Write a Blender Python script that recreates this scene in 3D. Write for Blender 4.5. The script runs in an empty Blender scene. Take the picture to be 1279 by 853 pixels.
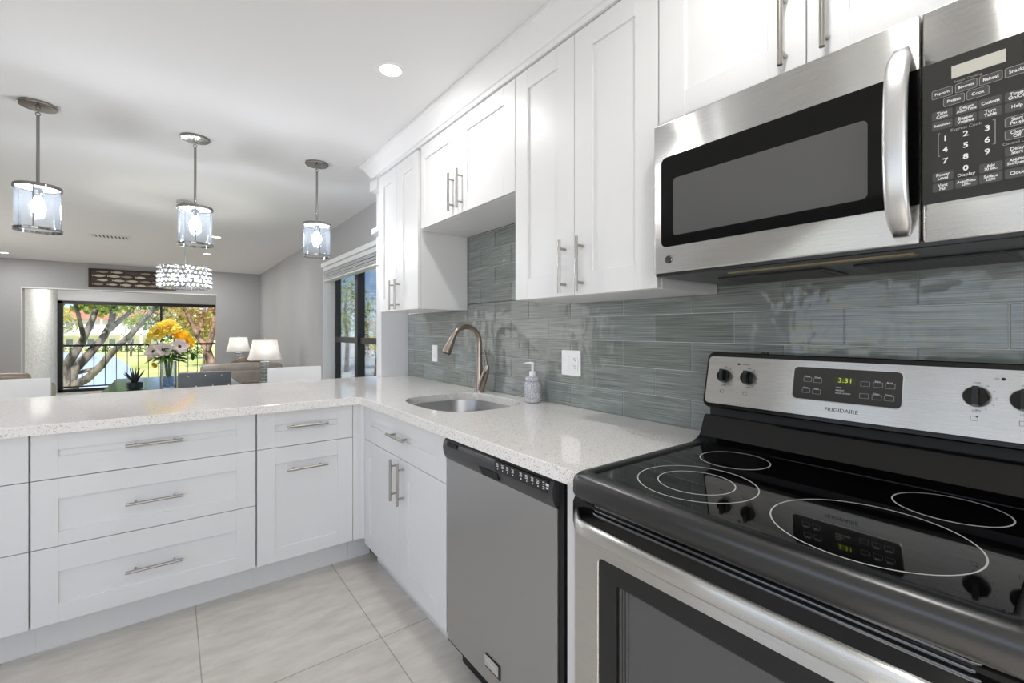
import bpy, bmesh, math, random
from mathutils import Vector, Matrix
random.seed(7)
PI = math.pi
SC = bpy.context.scene
COL = SC.collection

# ------------------------------------------------------------------ camera
cam_d = bpy.data.cameras.new('camera')
cam = bpy.data.objects.new('camera', cam_d); COL.objects.link(cam)
cam.location = (-1.48116, -0.90035, 1.26427)
cam.rotation_euler = (PI / 2, 0, -0.64647)
cam_d.sensor_width = 36.0
cam_d.lens = 563.54 * 36.0 / 1279.0
cam_d.shift_y = -(426.5 - 413.135) / 1279.0
cam_d.clip_start = 0.03; cam_d.clip_end = 1000
SC.camera = cam

# ------------------------------------------------------------------ view, sky, sun
SC.view_settings.view_transform = 'Standard'
SC.view_settings.look = 'None'
SC.view_settings.exposure = 0.0
SC.view_settings.gamma = 1.0
SC.view_settings.use_curve_mapping = False
SC.cycles.max_bounces = 10
SC.cycles.diffuse_bounces = 6
SC.cycles.glossy_bounces = 5
SC.cycles.transparent_max_bounces = 24
SC.cycles.sample_clamp_indirect = 6.0
SC.cycles.caustics_refractive = False
SC.cycles.caustics_reflective = False

SKY_STRENGTH = 1.5
SUN_STRENGTH = 6.4
KITCHEN_LIGHT_W = 5.0
LIVING_LIGHT_W = 9.0
PENDANT_GLOW = 230.0
CHANDELIER_W = 14.0
TABLE_LAMP_W = 1.1
FILL_LEFT_W = 10.0
FILL_BACK_W = 27.0
FILL_LIVING_W = 30.0

w = bpy.data.worlds.new('sky'); SC.world = w; w.use_nodes = True
nt = w.node_tree; nt.nodes.clear()
def N(tree, t, **kw):
    n = tree.nodes.new(t)
    for k, v in kw.items(): setattr(n, k, v)
    return n
wo = N(nt, 'ShaderNodeOutputWorld'); bg = N(nt, 'ShaderNodeBackground')
tc = N(nt, 'ShaderNodeTexCoord'); sep = N(nt, 'ShaderNodeSeparateXYZ')
ramp = N(nt, 'ShaderNodeValToRGB')
e = ramp.color_ramp.elements
e[0].position = 0.0; e[0].color = (0.80, 0.88, 1.0, 1)
e[1].position = 0.55; e[1].color = (0.10, 0.27, 0.70, 1)
m_ = e.new(0.12); m_.color = (0.36, 0.58, 0.95, 1)
noi = N(nt, 'ShaderNodeTexNoise'); noi.inputs['Scale'].default_value = 5.5; noi.inputs['Detail'].default_value = 6
mp = N(nt, 'ShaderNodeMapping'); mp.inputs['Scale'].default_value = (1, 1, 2.6)
cr = N(nt, 'ShaderNodeValToRGB'); cr.color_ramp.elements[0].position = 0.50; cr.color_ramp.elements[1].position = 0.68
mx = N(nt, 'ShaderNodeMixRGB'); mx.inputs[2].default_value = (1.0, 1.0, 1.0, 1)
L = nt.links.new
L(tc.outputs['Generated'], sep.inputs[0]); L(sep.outputs['Z'], ramp.inputs[0])
L(tc.outputs['Generated'], mp.inputs[0]); L(mp.outputs[0], noi.inputs['Vector'])
L(noi.outputs['Fac'], cr.inputs[0]); L(cr.outputs[0], mx.inputs[0]); L(ramp.outputs[0], mx.inputs[1])
L(mx.outputs[0], bg.inputs['Color']); bg.inputs['Strength'].default_value = SKY_STRENGTH
L(bg.outputs[0], wo.inputs[0])

sun_d = bpy.data.lights.new('sun', 'SUN'); sun_d.energy = SUN_STRENGTH; sun_d.angle = 0.01; sun_d.color = (1.0, 0.94, 0.84)
sun = bpy.data.objects.new('sun', sun_d); COL.objects.link(sun)
sun.rotation_euler = Vector((0.25, 0.62, -0.74)).to_track_quat('-Z', 'Y').to_euler()

# added fill lamps: two in made-up kitchen windows, one before the blank living-room wall
def fill_lamp(name, loc, aim, sx, sy, watts):
    d = bpy.data.lights.new(name, 'AREA'); d.shape = 'RECTANGLE'; d.size = sx; d.size_y = sy; d.energy = watts; d.color = (1.0, 0.975, 0.935)
    o = bpy.data.objects.new(name, d); COL.objects.link(o); o.location = loc
    o.rotation_euler = Vector(aim).to_track_quat('-Z', 'Y').to_euler()
fill_lamp('fill_left', (-4.27, -.35, 1.45), (1, 0, 0), 3.3, 1.5, FILL_LEFT_W)
fill_lamp('fill_back', (-2.5, -2.27, 1.45), (0, 1, 0), 2.7, 1.5, FILL_BACK_W)
fill_lamp('fill_living', (-4.27, 6.3, 1.35), (1, 0, 0), 3.6, 1.7, FILL_LIVING_W)  # no window stands here; added fill for the living room

# ------------------------------------------------------------------ material helpers
def lin(c):
    return tuple((x / 12.92 if x <= 0.04045 else ((x + 0.055) / 1.055) ** 2.4) for x in [v / 255.0 for v in c]) + (1.0,)
def mat(name, rgb=(200, 200, 200), rough=0.5, metal=0.0, spec=0.5, emit=None, es=0.0, coat=0.0):
    m = bpy.data.materials.new(name); m.use_nodes = True
    b = m.node_tree.nodes['Principled BSDF']
    b.inputs['Base Color'].default_value = lin(rgb)
    b.inputs['Roughness'].default_value = rough
    b.inputs['Metallic'].default_value = metal
    b.inputs['Specular IOR Level'].default_value = spec
    b.inputs['Coat Weight'].default_value = coat
    if emit:
        b.inputs['Emission Color'].default_value = lin(emit); b.inputs['Emission Strength'].default_value = es
    return m
def bsdf(m): return m.node_tree.nodes['Principled BSDF']
def add_noise(m, c1, c2, scale, stretch=(1, 1, 1), detail=4, coord='Object', bump=0.0, rough_var=None, lo=0.3, hi=0.7, dist=0.002):
    t = m.node_tree; l = t.links.new
    co = N(t, 'ShaderNodeTexCoord'); mp = N(t, 'ShaderNodeMapping'); mp.inputs['Scale'].default_value = stretch
    no = N(t, 'ShaderNodeTexNoise'); no.inputs['Scale'].default_value = scale; no.inputs['Detail'].default_value = detail
    l(co.outputs[coord], mp.inputs[0]); l(mp.outputs[0], no.inputs['Vector'])
    if c1:
        r = N(t, 'ShaderNodeValToRGB'); r.color_ramp.elements[0].position = lo; r.color_ramp.elements[1].position = hi
        r.color_ramp.elements[0].color = lin(c1); r.color_ramp.elements[1].color = lin(c2)
        l(no.outputs['Fac'], r.inputs[0]); l(r.outputs[0], bsdf(m).inputs['Base Color'])
    if bump:
        bp = N(t, 'ShaderNodeBump'); bp.inputs['Strength'].default_value = bump; bp.inputs['Distance'].default_value = dist
        l(no.outputs['Fac'], bp.inputs['Height']); l(bp.outputs[0], bsdf(m).inputs['Normal'])
    if rough_var:
        mr = N(t, 'ShaderNodeMapRange'); mr.inputs['To Min'].default_value = rough_var[0]; mr.inputs['To Max'].default_value = rough_var[1]
        l(no.outputs['Fac'], mr.inputs['Value']); l(mr.outputs[0], bsdf(m).inputs['Roughness'])
    return no
def clear_glass(name, tint=(255, 255, 255), refl=1.0, gloss_rough=0.02, ior=1.45, body=0.0, bodycol=(255, 255, 255)):
    """clear sheet glass: straight transmission plus Fresnel reflection, optionally a little milky body"""
    m = bpy.data.materials.new(name); m.use_nodes = True; t = m.node_tree; t.nodes.clear(); l = t.links.new
    o = N(t, 'ShaderNodeOutputMaterial'); tr = N(t, 'ShaderNodeBsdfTransparent'); gl = N(t, 'ShaderNodeBsdfGlossy')
    tr.inputs[0].default_value = lin(tint); gl.inputs['Roughness'].default_value = gloss_rough
    fr = N(t, 'ShaderNodeFresnel'); fr.inputs[0].default_value = ior
    mu = N(t, 'ShaderNodeMath', operation='MULTIPLY'); mu.inputs[1].default_value = refl; mu.use_clamp = True
    mxs = N(t, 'ShaderNodeMixShader'); l(fr.outputs[0], mu.inputs[0]); l(mu.outputs[0], mxs.inputs[0])
    base = tr.outputs[0]
    if body:
        df = N(t, 'ShaderNodeBsdfTranslucent'); df.inputs[0].default_value = lin(bodycol)
        m2 = N(t, 'ShaderNodeMixShader'); m2.inputs[0].default_value = body
        l(tr.outputs[0], m2.inputs[1]); l(df.outputs[0], m2.inputs[2]); base = m2.outputs[0]
    l(base, mxs.inputs[1]); l(gl.outputs[0], mxs.inputs[2]); l(mxs.outputs[0], o.inputs[0])
    return m

M = {}
M['cabinet'] = mat('cabinet_white', (228, 228, 228), 0.38)
M['carcass'] = mat('carcass_white', (206, 206, 204), 0.6)
M['ceiling'] = mat('ceiling_white', (232, 232, 233), 0.85)
add_noise(M['ceiling'], None, None, 300, bump=0.15, dist=0.001)
M['crown'] = mat('moulding_white', (231, 231, 232), 0.5)
M['wall'] = mat('wall_grey', (176, 176, 177), 0.8)
add_noise(M['wall'], (172, 172, 173), (180, 180, 181), 90, stretch=(1, 1, 0.35), bump=0.2, dist=0.001)
M['wall_light'] = mat('wall_pale', (222, 222, 224), 0.8)
M['trimwhite'] = mat('trim_white', (236, 236, 236), 0.5)
M['stucco'] = mat('stucco', (226, 226, 224), 0.9)
add_noise(M['stucco'], (212, 212, 210), (236, 236, 234), 22, detail=8, bump=0.8, lo=0.3, hi=0.55, dist=0.02)

# floor: large pale porcelain tiles
m = M['floor'] = mat('floor_tile', (190, 186, 180), 0.42)
t = m.node_tree; l = t.links.new
co = N(t, 'ShaderNodeTexCoord'); mp1 = N(t, 'ShaderNodeMapping'); mp1.inputs['Location'].default_value = (0.79 + 0.604 * 8, -0.908 + 1.2 * 4, 0)
br = N(t, 'ShaderNodeTexBrick'); br.offset = 0.0
for k, v in (('Scale', 1.0), ('Brick Width', 0.604), ('Row Height', 1.2), ('Mortar Size', 0.0022), ('Mortar Smooth', 0.1), ('Bias', 0.0)): br.inputs[k].default_value = v
br.inputs['Color1'].default_value = lin((226, 222, 215)); br.inputs['Color2'].default_value = lin((221, 217, 210)); br.inputs['Mortar'].default_value = lin((176, 166, 154))
mp2 = N(t, 'ShaderNodeMapping'); mp2.inputs['Scale'].default_value = (1.6, 5.0, 1); mp2.inputs['Rotation'].default_value = (0, 0, 0.15)
n1 = N(t, 'ShaderNodeTexNoise'); n1.inputs['Scale'].default_value = 3.2; n1.inputs['Detail'].default_value = 9; n1.inputs['Roughness'].default_value = 0.65
r1 = N(t, 'ShaderNodeValToRGB'); r1.color_ramp.elements[0].position = 0.36; r1.color_ramp.elements[1].position = 0.66
r1.color_ramp.elements[0].color = lin((232, 230, 227)); r1.color_ramp.elements[1].color = lin((255, 254, 253))
mxc = N(t, 'ShaderNodeMixRGB', blend_type='MULTIPLY'); mxc.inputs[0].default_value = 1.0
l(co.outputs['Object'], mp1.inputs[0]); l(mp1.outputs[0], br.inputs['Vector']); l(co.outputs['Object'], mp2.inputs[0]); l(mp2.outputs[0], n1.inputs['Vector'])
l(n1.outputs['Fac'], r1.inputs[0]); l(br.outputs['Color'], mxc.inputs[1]); l(r1.outputs[0], mxc.inputs[2]); l(mxc.outputs[0], bsdf(m).inputs['Base Color'])

# quartz worktop
m = M['quartz'] = mat('quartz', (222, 220, 217), 0.075)
t = m.node_tree; l = t.links.new
co = N(t, 'ShaderNodeTexCoord')
vo = N(t, 'ShaderNodeTexVoronoi'); vo.inputs['Scale'].default_value = 260
vs = N(t, 'ShaderNodeSeparateColor'); lt = N(t, 'ShaderNodeMath', operation='LESS_THAN'); lt.inputs[1].default_value = 0.14
ds = N(t, 'ShaderNodeMath', operation='LESS_THAN'); ds.inputs[1].default_value = 0.42
an = N(t, 'ShaderNodeMath', operation='MULTIPLY')
no = N(t, 'ShaderNodeTexNoise'); no.inputs['Scale'].default_value = 160; no.inputs['Detail'].default_value = 3
rr_ = N(t, 'ShaderNodeValToRGB'); rr_.color_ramp.elements[0].position = 0.35; rr_.color_ramp.elements[1].position = 0.65
rr_.color_ramp.elements[0].color = lin((236, 232, 228)); rr_.color_ramp.elements[1].color = lin((248, 244, 240))
mq = N(t, 'ShaderNodeMixRGB'); mq.inputs[2].default_value = lin((172, 169, 165))
l(co.outputs['Object'], vo.inputs['Vector']); l(co.outputs['Object'], no.inputs['Vector'])
l(vo.outputs['Color'], vs.inputs[0]); l(vs.outputs[0], lt.inputs[0]); l(vo.outputs['Distance'], ds.inputs[0])
l(lt.outputs[0], an.inputs[0]); l(ds.outputs[0], an.inputs[1]); l(an.outputs[0], mq.inputs[0])
l(no.outputs['Fac'], rr_.inputs[0]); l(rr_.outputs[0], mq.inputs[1]); l(mq.outputs[0], bsdf(m).inputs['Base Color'])

# glass subway tile with fine horizontal strokes under a wavy glossy face
m = M['tile'] = mat('glass_tile', (120, 130, 128), 0.10, spec=0.55)
t = m.node_tree; l = t.links.new
co = N(t, 'ShaderNodeTexCoord'); mpt = N(t, 'ShaderNodeMapping'); mpt.inputs['Scale'].default_value = (1, 1.3, 110)
ns = N(t, 'ShaderNodeTexNoise'); ns.inputs['Scale'].default_value = 3.0; ns.inputs['Detail'].default_value = 3
geo = N(t, 'ShaderNodeNewGeometry')
rs = N(t, 'ShaderNodeValToRGB'); rs.color_ramp.elements[0].position = 0.3; rs.color_ramp.elements[1].position = 0.72
rs.color_ramp.elements[0].color = lin((101, 107, 105)); rs.color_ramp.elements[1].color = lin((172, 177, 175))
tint = N(t, 'ShaderNodeValToRGB'); tint.color_ramp.elements[0].color = lin((226, 228, 222)); tint.color_ramp.elements[1].color = lin((252, 255, 255))
mt = N(t, 'ShaderNodeMixRGB', blend_type='MULTIPLY'); mt.inputs[0].default_value = 1.0
wv = N(t, 'ShaderNodeTexNoise'); wv.inputs['Scale'].default_value = 11; wv.inputs['Detail'].default_value = 2
bpn = N(t, 'ShaderNodeBump'); bpn.inputs['Strength'].default_value = 0.6; bpn.inputs['Distance'].default_value = 0.010
l(co.outputs['Object'], mpt.inputs[0]); l(mpt.outputs[0], ns.inputs['Vector']); l(ns.outputs['Fac'], rs.inputs[0])
l(geo.outputs['Random Per Island'], tint.inputs[0]); l(rs.outputs[0], mt.inputs[1]); l(tint.outputs[0], mt.inputs[2]); l(mt.outputs[0], bsdf(m).inputs['Base Color'])
l(co.outputs['Object'], wv.inputs['Vector']); l(wv.outputs['Fac'], bpn.inputs['Height']); l(bpn.outputs[0], bsdf(m).inputs['Normal'])
M['grout'] = mat('grout', (208, 210, 208), 0.9)

def steel(name, rgb, r0, r1, stretch, aniso=None):
    m = mat(name, rgb, 0.3, 1.0)
    add_noise(m, None, None, 2.0, stretch=stretch, detail=2, rough_var=(r0, r1))
    if aniso:
        # brushed grain: the highlight stretches across the strokes
        t = m.node_tree; c = N(t, 'ShaderNodeCombineXYZ')
        for i in range(3): c.inputs[i].default_value = aniso[i]
        t.links.new(c.outputs[0], bsdf(m).inputs['Tangent']); bsdf(m).inputs['Anisotropic'].default_value = 1.0
    return m
M['steel'] = steel('brushed_steel', (216, 215, 212), 0.25, 0.31, (2, 2, 900), (0, 0, 1))
M['steel_dw'] = steel('dishwasher_steel', (182, 182, 182), 0.36, 0.44, (320, 320, 3))
M['steel_pull'] = mat('satin_nickel', (176, 172, 166), 0.3, 1.0)
M['nickel_faucet'] = mat('brushed_nickel_warm', (164, 152, 142), 0.27, 1.0)
M['chrome'] = mat('chrome', (222, 222, 224), 0.1, 1.0)
M['polished'] = mat('polished_nickel', (150, 148, 145), 0.12, 1.0)
M['sinksteel'] = steel('sink_steel', (186, 184, 182), 0.24, 0.36, (400, 3, 3))
M['blackglass'] = mat('black_glass', (7, 7, 8), 0.035, spec=0.75)
M['doorblack'] = mat('door_black_glass', (9, 9, 9), 0.05, spec=0.25)
M['screen'] = mat('dark_screen', (80, 80, 80), 0.06, spec=0.7)
M['handle_pale'] = mat('satin_handle', (218, 218, 218), 0.34, 1.0)
M['keyglass'] = mat('control_glass', (44, 44, 42), 0.12, spec=0.6)
M['keybtn'] = mat('key_plate', (76, 76, 75), 0.25)
M['blackenamel'] = mat('black_enamel', (9, 9, 10), 0.12, spec=0.42)
M['blackplastic'] = mat('black_plastic', (24, 24, 25), 0.28)
M['darkplastic'] = mat('charcoal_plastic', (58, 58, 60), 0.3)
M['ridge'] = mat('vent_ridge_highlight', (120, 122, 126), 0.22, 1.0)  # the ridges are black; their highlight is put into this pale metal colour
M['rim'] = mat('rim_enamel', (20, 20, 21), 0.30, spec=0.9)
M['blackmatte'] = mat('black_matte', (16, 16, 16), 0.6)
M['ringwhite'] = mat('burner_print', (200, 200, 198), 0.3)
M['textwhite'] = mat('legend_white', (232, 232, 230), 0.4)
M['textgrey'] = mat('legend_grey', (160, 160, 156), 0.4)
M['textblack'] = mat('legend_black', (34, 34, 34), 0.5)
M['lcd'] = mat('lcd_pale', (196, 194, 184), 0.3)
M['clock'] = mat('clock_green', (150, 160, 60), 0.4, emit=(190, 205, 70), es=0.8)
M['clockbg'] = mat('clock_window', (52, 56, 32), 0.2)
M['led'] = mat('indicator_lens', (40, 36, 36), 0.2)
M['plate'] = mat('outlet_white', (244, 244, 244), 0.35)
M['slot'] = mat('slot_dark', (90, 88, 86), 0.6)
M['lens'] = mat('lamp_lens', (255, 255, 255), 0.4, emit=(255, 250, 240), es=6.0)
M['bulb'] = mat('bulb', (255, 255, 255), 0.4, emit=(255, 252, 248), es=14.0)
M['pendantbulb'] = mat('pendant_bulb', (255, 255, 255), 0.4, emit=(252, 252, 255), es=PENDANT_GLOW)
M['shade'] = None
M['blackframe'] = mat('frame_black', (20, 19, 20), 0.4)
M['pane'] = clear_glass('window_glass', (246, 250, 250), 0.7)
M['pendantglass'] = clear_glass('pendant_glass', (251, 253, 255), 0.24, 0.03, 1.4, body=0.009, bodycol=(225, 238, 255))
M['crystal'] = clear_glass('crystal', (246, 250, 255), 1.6, 0.12, 1.6, body=0.45, bodycol=(250, 252, 255))
M['tableglass'] = clear_glass('table_glass', (240, 248, 247), 0.9, 0.01)
M['vaseglass'] = clear_glass('vase_glass', (246, 250, 253), 0.8, 0.03, body=0.12)
M['pebble'] = mat('vase_beads', (176, 202, 226), 0.12)
M['blind'] = mat('blind_white', (226, 228, 230), 0.5)
M['stoolwhite'] = mat('white_leather', (236, 234, 231), 0.45)
M['chairdark'] = mat('charcoal_velvet', (84, 88, 90), 0.32)
M['sofa'] = mat('taupe_leather', (150, 142, 134), 0.38)
add_noise(M['sofa'], (138, 130, 122), (158, 150, 142), 7, detail=4)
M['sofabrown'] = mat('brown_leather', (112, 98, 86), 0.35)
add_noise(M['sofabrown'], (98, 84, 73), (128, 113, 100), 5, stretch=(1, 1, 3), detail=4)
M['darkwood'] = mat('dark_wood', (58, 42, 34), 0.45)
add_noise(M['darkwood'], (40, 29, 24), (76, 56, 45), 6, stretch=(1, 8, 8), detail=5)
M['fishpale'] = mat('fish_pale', (206, 200, 184), 0.6)
M['fishmid'] = mat('fish_tan', (160, 148, 132), 0.6)
M['fishdark'] = mat('fish_slate', (82, 80, 84), 0.6)
M['soapglass'] = mat('crackle_glass', (186, 186, 194), 0.18)
add_noise(M['soapglass'], (150, 150, 158), (226, 226, 232), 150, detail=2, bump=0.7, dist=0.004)
M['grille'] = mat('vent_white', (226, 226, 226), 0.5)

# lamp shade: translucent linen lit from inside
m = bpy.data.materials.new('lamp_shade'); m.use_nodes = True; t = m.node_tree; t.nodes.clear(); l = t.links.new
o = N(t, 'ShaderNodeOutputMaterial'); d1 = N(t, 'ShaderNodeBsdfDiffuse'); d2 = N(t, 'ShaderNodeBsdfTranslucent'); mxs = N(t, 'ShaderNodeMixShader')
d1.inputs[0].default_value = lin((244, 243, 240)); d2.inputs[0].default_value = lin((250, 248, 244)); mxs.inputs[0].default_value = 0.5
l(d1.outputs[0], mxs.inputs[1]); l(d2.outputs[0], mxs.inputs[2]); l(mxs.outputs[0], o.inputs[0]); M['shade'] = m

def leafmat(name, c1, c2, trans=0.35):
    m = bpy.data.materials.new(name); m.use_nodes = True; t = m.node_tree; t.nodes.clear(); l = t.links.new
    o = N(t, 'ShaderNodeOutputMaterial'); g = N(t, 'ShaderNodeNewGeometry'); r = N(t, 'ShaderNodeValToRGB')
    r.color_ramp.elements[0].color = lin(c1); r.color_ramp.elements[1].color = lin(c2)
    a = N(t, 'ShaderNodeBsdfDiffuse'); b = N(t, 'ShaderNodeBsdfTranslucent'); mxs = N(t, 'ShaderNodeMixShader'); mxs.inputs[0].default_value = trans
    l(g.outputs['Random Per Island'], r.inputs[0]); l(r.outputs[0], a.inputs[0]); l(r.outputs[0], b.inputs[0])
    l(a.outputs[0], mxs.inputs[1]); l(b.outputs[0], mxs.inputs[2]); l(mxs.outputs[0], o.inputs[0])
    return m
M['leaf_green'] = leafmat('leaves_green', (96, 124, 52), (206, 214, 110))
M['leaf_yellow'] = leafmat('leaves_yellow_green', (150, 150, 70), (232, 222, 130))
M['leaf_dark'] = leafmat('leaves_dark', (52, 76, 40), (130, 154, 84))
M['leaf_rust'] = leafmat('leaves_rust', (150, 108, 72), (226, 192, 130))
M['leaf_flower'] = leafmat('bouquet_leaves', (44, 84, 30), (104, 146, 60))
M['bark'] = mat('bark_grey', (150, 138, 126), 0.9)
add_noise(M['bark'], (48, 42, 38), (146, 134, 122), 5, stretch=(1, 1, 0.4), detail=7, bump=0.8, lo=0.40, hi=0.60, dist=0.03)
M['bark_red'] = mat('bark_red', (160, 120, 104), 0.9)
add_noise(M['bark_red'], (70, 44, 38), (180, 144, 126), 5, stretch=(1, 1, 0.5), detail=6, bump=0.6, lo=0.38, hi=0.62, dist=0.03)
M['grass'] = mat('grass', (196, 192, 116), 0.95)
add_noise(M['grass'], (186, 184, 96), (236, 228, 150), 0.16, detail=6)
M['pond'] = mat('pond_water', (196, 208, 224), 0.3, spec=0.6)
M['concrete'] = mat('pale_concrete', (226, 224, 218), 0.9)
add_noise(M['concrete'], (204, 204, 198), (236, 234, 228), 0.3, detail=6)
M['bounce_ground'] = mat('bounce_grey', (120, 120, 120), 0.9)
M['housewall'] = mat('house_wall', (236, 232, 222), 0.9)
M['roofred'] = mat('roof_red', (196, 128, 104), 0.9)
M['petal_yellow'] = leafmat('petals_yellow', (230, 196, 60), (252, 236, 130), 0.25)
M['petal_gold'] = leafmat('petals_gold', (234, 172, 28), (252, 210, 60), 0.25)
M['petal_pale'] = leafmat('petals_pale_yellow', (214, 200, 96), (244, 236, 150), 0.3)
M['petal_white'] = leafmat('petals_cream', (214, 200, 190), (246, 238, 232), 0.25)
M['pollen'] = mat('flower_centre', (70, 44, 40), 0.8)
M['pollen_gold'] = mat('flower_centre_gold', (206, 130, 24), 0.8)
M['stem'] = mat('stem_green', (86, 110, 62), 0.6)
M['aloe'] = mat('aloe_dark', (52, 44, 40), 0.5)
M['bowl'] = mat('bowl_dark', (44, 46, 44), 0.4)
M['soil'] = mat('soil', (50, 42, 36), 0.9)

# ------------------------------------------------------------------ mesh helpers
class MB:
    def __init__(s): s.bm = bmesh.new()
    def _merge(s, t, mtx=None):
        if mtx: bmesh.ops.transform(t, matrix=mtx, verts=t.verts)
        me = bpy.data.meshes.new('tmp'); t.to_mesh(me); t.free(); s.bm.from_mesh(me); bpy.data.meshes.remove(me)
    def box(s, x0, x1, y0, y1, z0, z1, bev=0.0, seg=1, mtx=None):
        t = bmesh.new(); bmesh.ops.create_cube(t, size=1.0)
        for v in t.verts:
            v.co = Vector(((x0 + x1) / 2 + v.co.x * (x1 - x0), (y0 + y1) / 2 + v.co.y * (y1 - y0), (z0 + z1) / 2 + v.co.z * (z1 - z0)))
        if bev > 0: bmesh.ops.bevel(t, geom=list(t.edges), offset=bev, segments=seg, profile=0.5, affect='EDGES', clamp_overlap=True)
        s._merge(t, mtx); return s
    def ring_loft(s, rings, caps=(True, True), closed=True):
        bm = s.bm; vs = [[bm.verts.new(p) for p in r] for r in rings]; n = len(rings[0])
        for a, b in zip(vs, vs[1:]):
            for i in range(n if closed else n - 1):
                j = (i + 1) % n
                try: bm.faces.new((a[i], a[j], b[j], b[i]))
                except ValueError: pass
        if caps[0]: bm.faces.new(list(reversed(vs[0])))
        if caps[1]: bm.faces.new(vs[-1])
        return s
    def lathe(s, prof, c=(0, 0, 0), seg=24, caps=(False, False)):
        rings = [[(c[0] + r * math.cos(2 * PI * i / seg), c[1] + r * math.sin(2 * PI * i / seg), c[2] + z) for i in range(seg)] for r, z in prof]
        return s.ring_loft(rings, caps)
    def tube(s, pts, rad, seg=10, caps=True):
        pts = [Vector(p) for p in pts]; n = len(pts)
        rad = rad if isinstance(rad, (list, tuple)) else [rad] * n
        rings = []; up = None
        for i, p in enumerate(pts):
            d = (pts[min(i + 1, n - 1)] - pts[max(i - 1, 0)]).normalized()
            if up is None:
                up = Vector((0, 0, 1)) if abs(d.z) < 0.9 else Vector((1, 0, 0))
            a = d.cross(up).normalized(); b = a.cross(d).normalized(); up = b
            rings.append([p + (a * math.cos(2 * PI * k / seg) + b * math.sin(2 * PI * k / seg)) * rad[i] for k in range(seg)])
        return s.ring_loft(rings, (caps, caps))
    def cyl(s, p, q, r, seg=16, r2=None): return s.tube([p, q], [r, r2 if r2 is not None else r], seg)
    def prism(s, poly, axis, a, b):
        """poly of 2D points extruded along axis from a to b. axis x:(y,z) y:(x,z) z:(x,y)"""
        f = {'x': lambda p, d: (d, p[0], p[1]), 'y': lambda p, d: (p[0], d, p[1]), 'z': lambda p, d: (p[0], p[1], d)}[axis]
        return s.ring_loft([[f(p, a) for p in poly], [f(p, b) for p in poly]])
    def ball(s, c, r, sc=(1, 1, 1), u=16, v=10, mtx=None):
        t = bmesh.new(); bmesh.ops.create_uvsphere(t, u_segments=u, v_segments=v, radius=r)
        for q in t.verts: q.co = Vector((q.co.x * sc[0] + c[0], q.co.y * sc[1] + c[1], q.co.z * sc[2] + c[2]))
        s._merge(t, mtx); return s
    def torus(s, c, R, r, seg=32, rs=8, axis='z', flat=1.0):
        rings = []
        for i in range(seg):
            a = 2 * PI * i / seg; ring = []
            for k in range(rs):
                b = 2 * PI * k / rs; rad = R + r * math.cos(b); h = r * math.sin(b) * flat
                p = (rad * math.cos(a), rad * math.sin(a), h)
                if axis == 'y': p = (p[0], p[2], p[1])
                if axis == 'x': p = (p[2], p[0], p[1])
                ring.append((c[0] + p[0], c[1] + p[1], c[2] + p[2]))
            rings.append(ring)
        rings.append(rings[0])
        return s.ring_loft(rings, (False, False))
    def quad(s, *p):
        s.bm.faces.new([s.bm.verts.new(q) for q in p]); return s
    def build(s, name, m, parent=None, angle=35, loc=None, smooth=True):
        bmesh.ops.remove_doubles(s.bm, verts=s.bm.verts, dist=1e-6)
        bmesh.ops.recalc_face_normals(s.bm, faces=s.bm.faces)
        me = bpy.data.meshes.new(name); s.bm.to_mesh(me); s.bm.free()
        me.materials.append(m)
        if smooth:
            me.shade_smooth(); me.set_sharp_from_angle(angle=math.radians(angle))
        o = bpy.data.objects.new(name, me); COL.objects.link(o)
        if parent: o.parent = parent
        if loc: o.location = loc
        return o
def rrect(x0, x1, z0, z1, r, n=5):
    r = min(r, (x1 - x0) / 2 - 1e-5, (z1 - z0) / 2 - 1e-5); p = []
    for cx, cz, a0 in ((x1 - r, z1 - r, 0), (x0 + r, z1 - r, 90), (x0 + r, z0 + r, 180), (x1 - r, z0 + r, 270)):
        for i in range(n + 1):
            a = math.radians(a0 + 90 * i / n); p.append((cx + r * math.cos(a), cz + r * math.sin(a)))
    return p
def tag(o, label, cat, group=None, kind=None):
    if label: o['label'] = label
    if cat: o['category'] = cat
    if group: o['group'] = group
    if kind: o['kind'] = kind
    return o
def thing(name, label, cat, loc=(0, 0, 0), rotz=0.0, group=None):
    o = bpy.data.objects.new(name, None); COL.objects.link(o); o.empty_display_size = 0.05
    o.location = loc; o.rotation_euler = (0, 0, rotz)
    return tag(o, label, cat, group)
def struct(o, label=None, cat=None):
    o['kind'] = 'structure'
    if label: o['label'] = label
    if cat: o['category'] = cat
    return o
def copy_tree(o, parent=None):
    c = o.copy(); COL.objects.link(c)
    if parent: c.parent = parent
    for ch in list(o.children): copy_tree(ch, c)
    return c
def text(name, body, size, m, parent, loc, rot=(PI / 2, 0, 0), align='CENTER', sx=1.0, shear=0.0, depth=0.0002, bold=0.0):
    cu = bpy.data.curves.new(name, 'FONT'); cu.body = body; cu.size = size; cu.align_x = align; cu.align_y = 'CENTER'
    cu.extrude = depth; cu.shear = shear; cu.space_line = 0.8; cu.resolution_u = 3; cu.offset = bold
    tmp = bpy.data.objects.new(name, cu); COL.objects.link(tmp)
    bpy.context.view_layer.update()
    me = bpy.data.meshes.new_from_object(tmp.evaluated_get(bpy.context.evaluated_depsgraph_get()))
    bpy.data.objects.remove(tmp); bpy.data.curves.remove(cu)
    me.materials.clear(); me.materials.append(m); me.name = name
    o = bpy.data.objects.new(name, me); COL.objects.link(o); o.parent = parent
    o.location = loc; o.rotation_euler = rot; o.scale = (sx, 1, 1)
    return o
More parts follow.
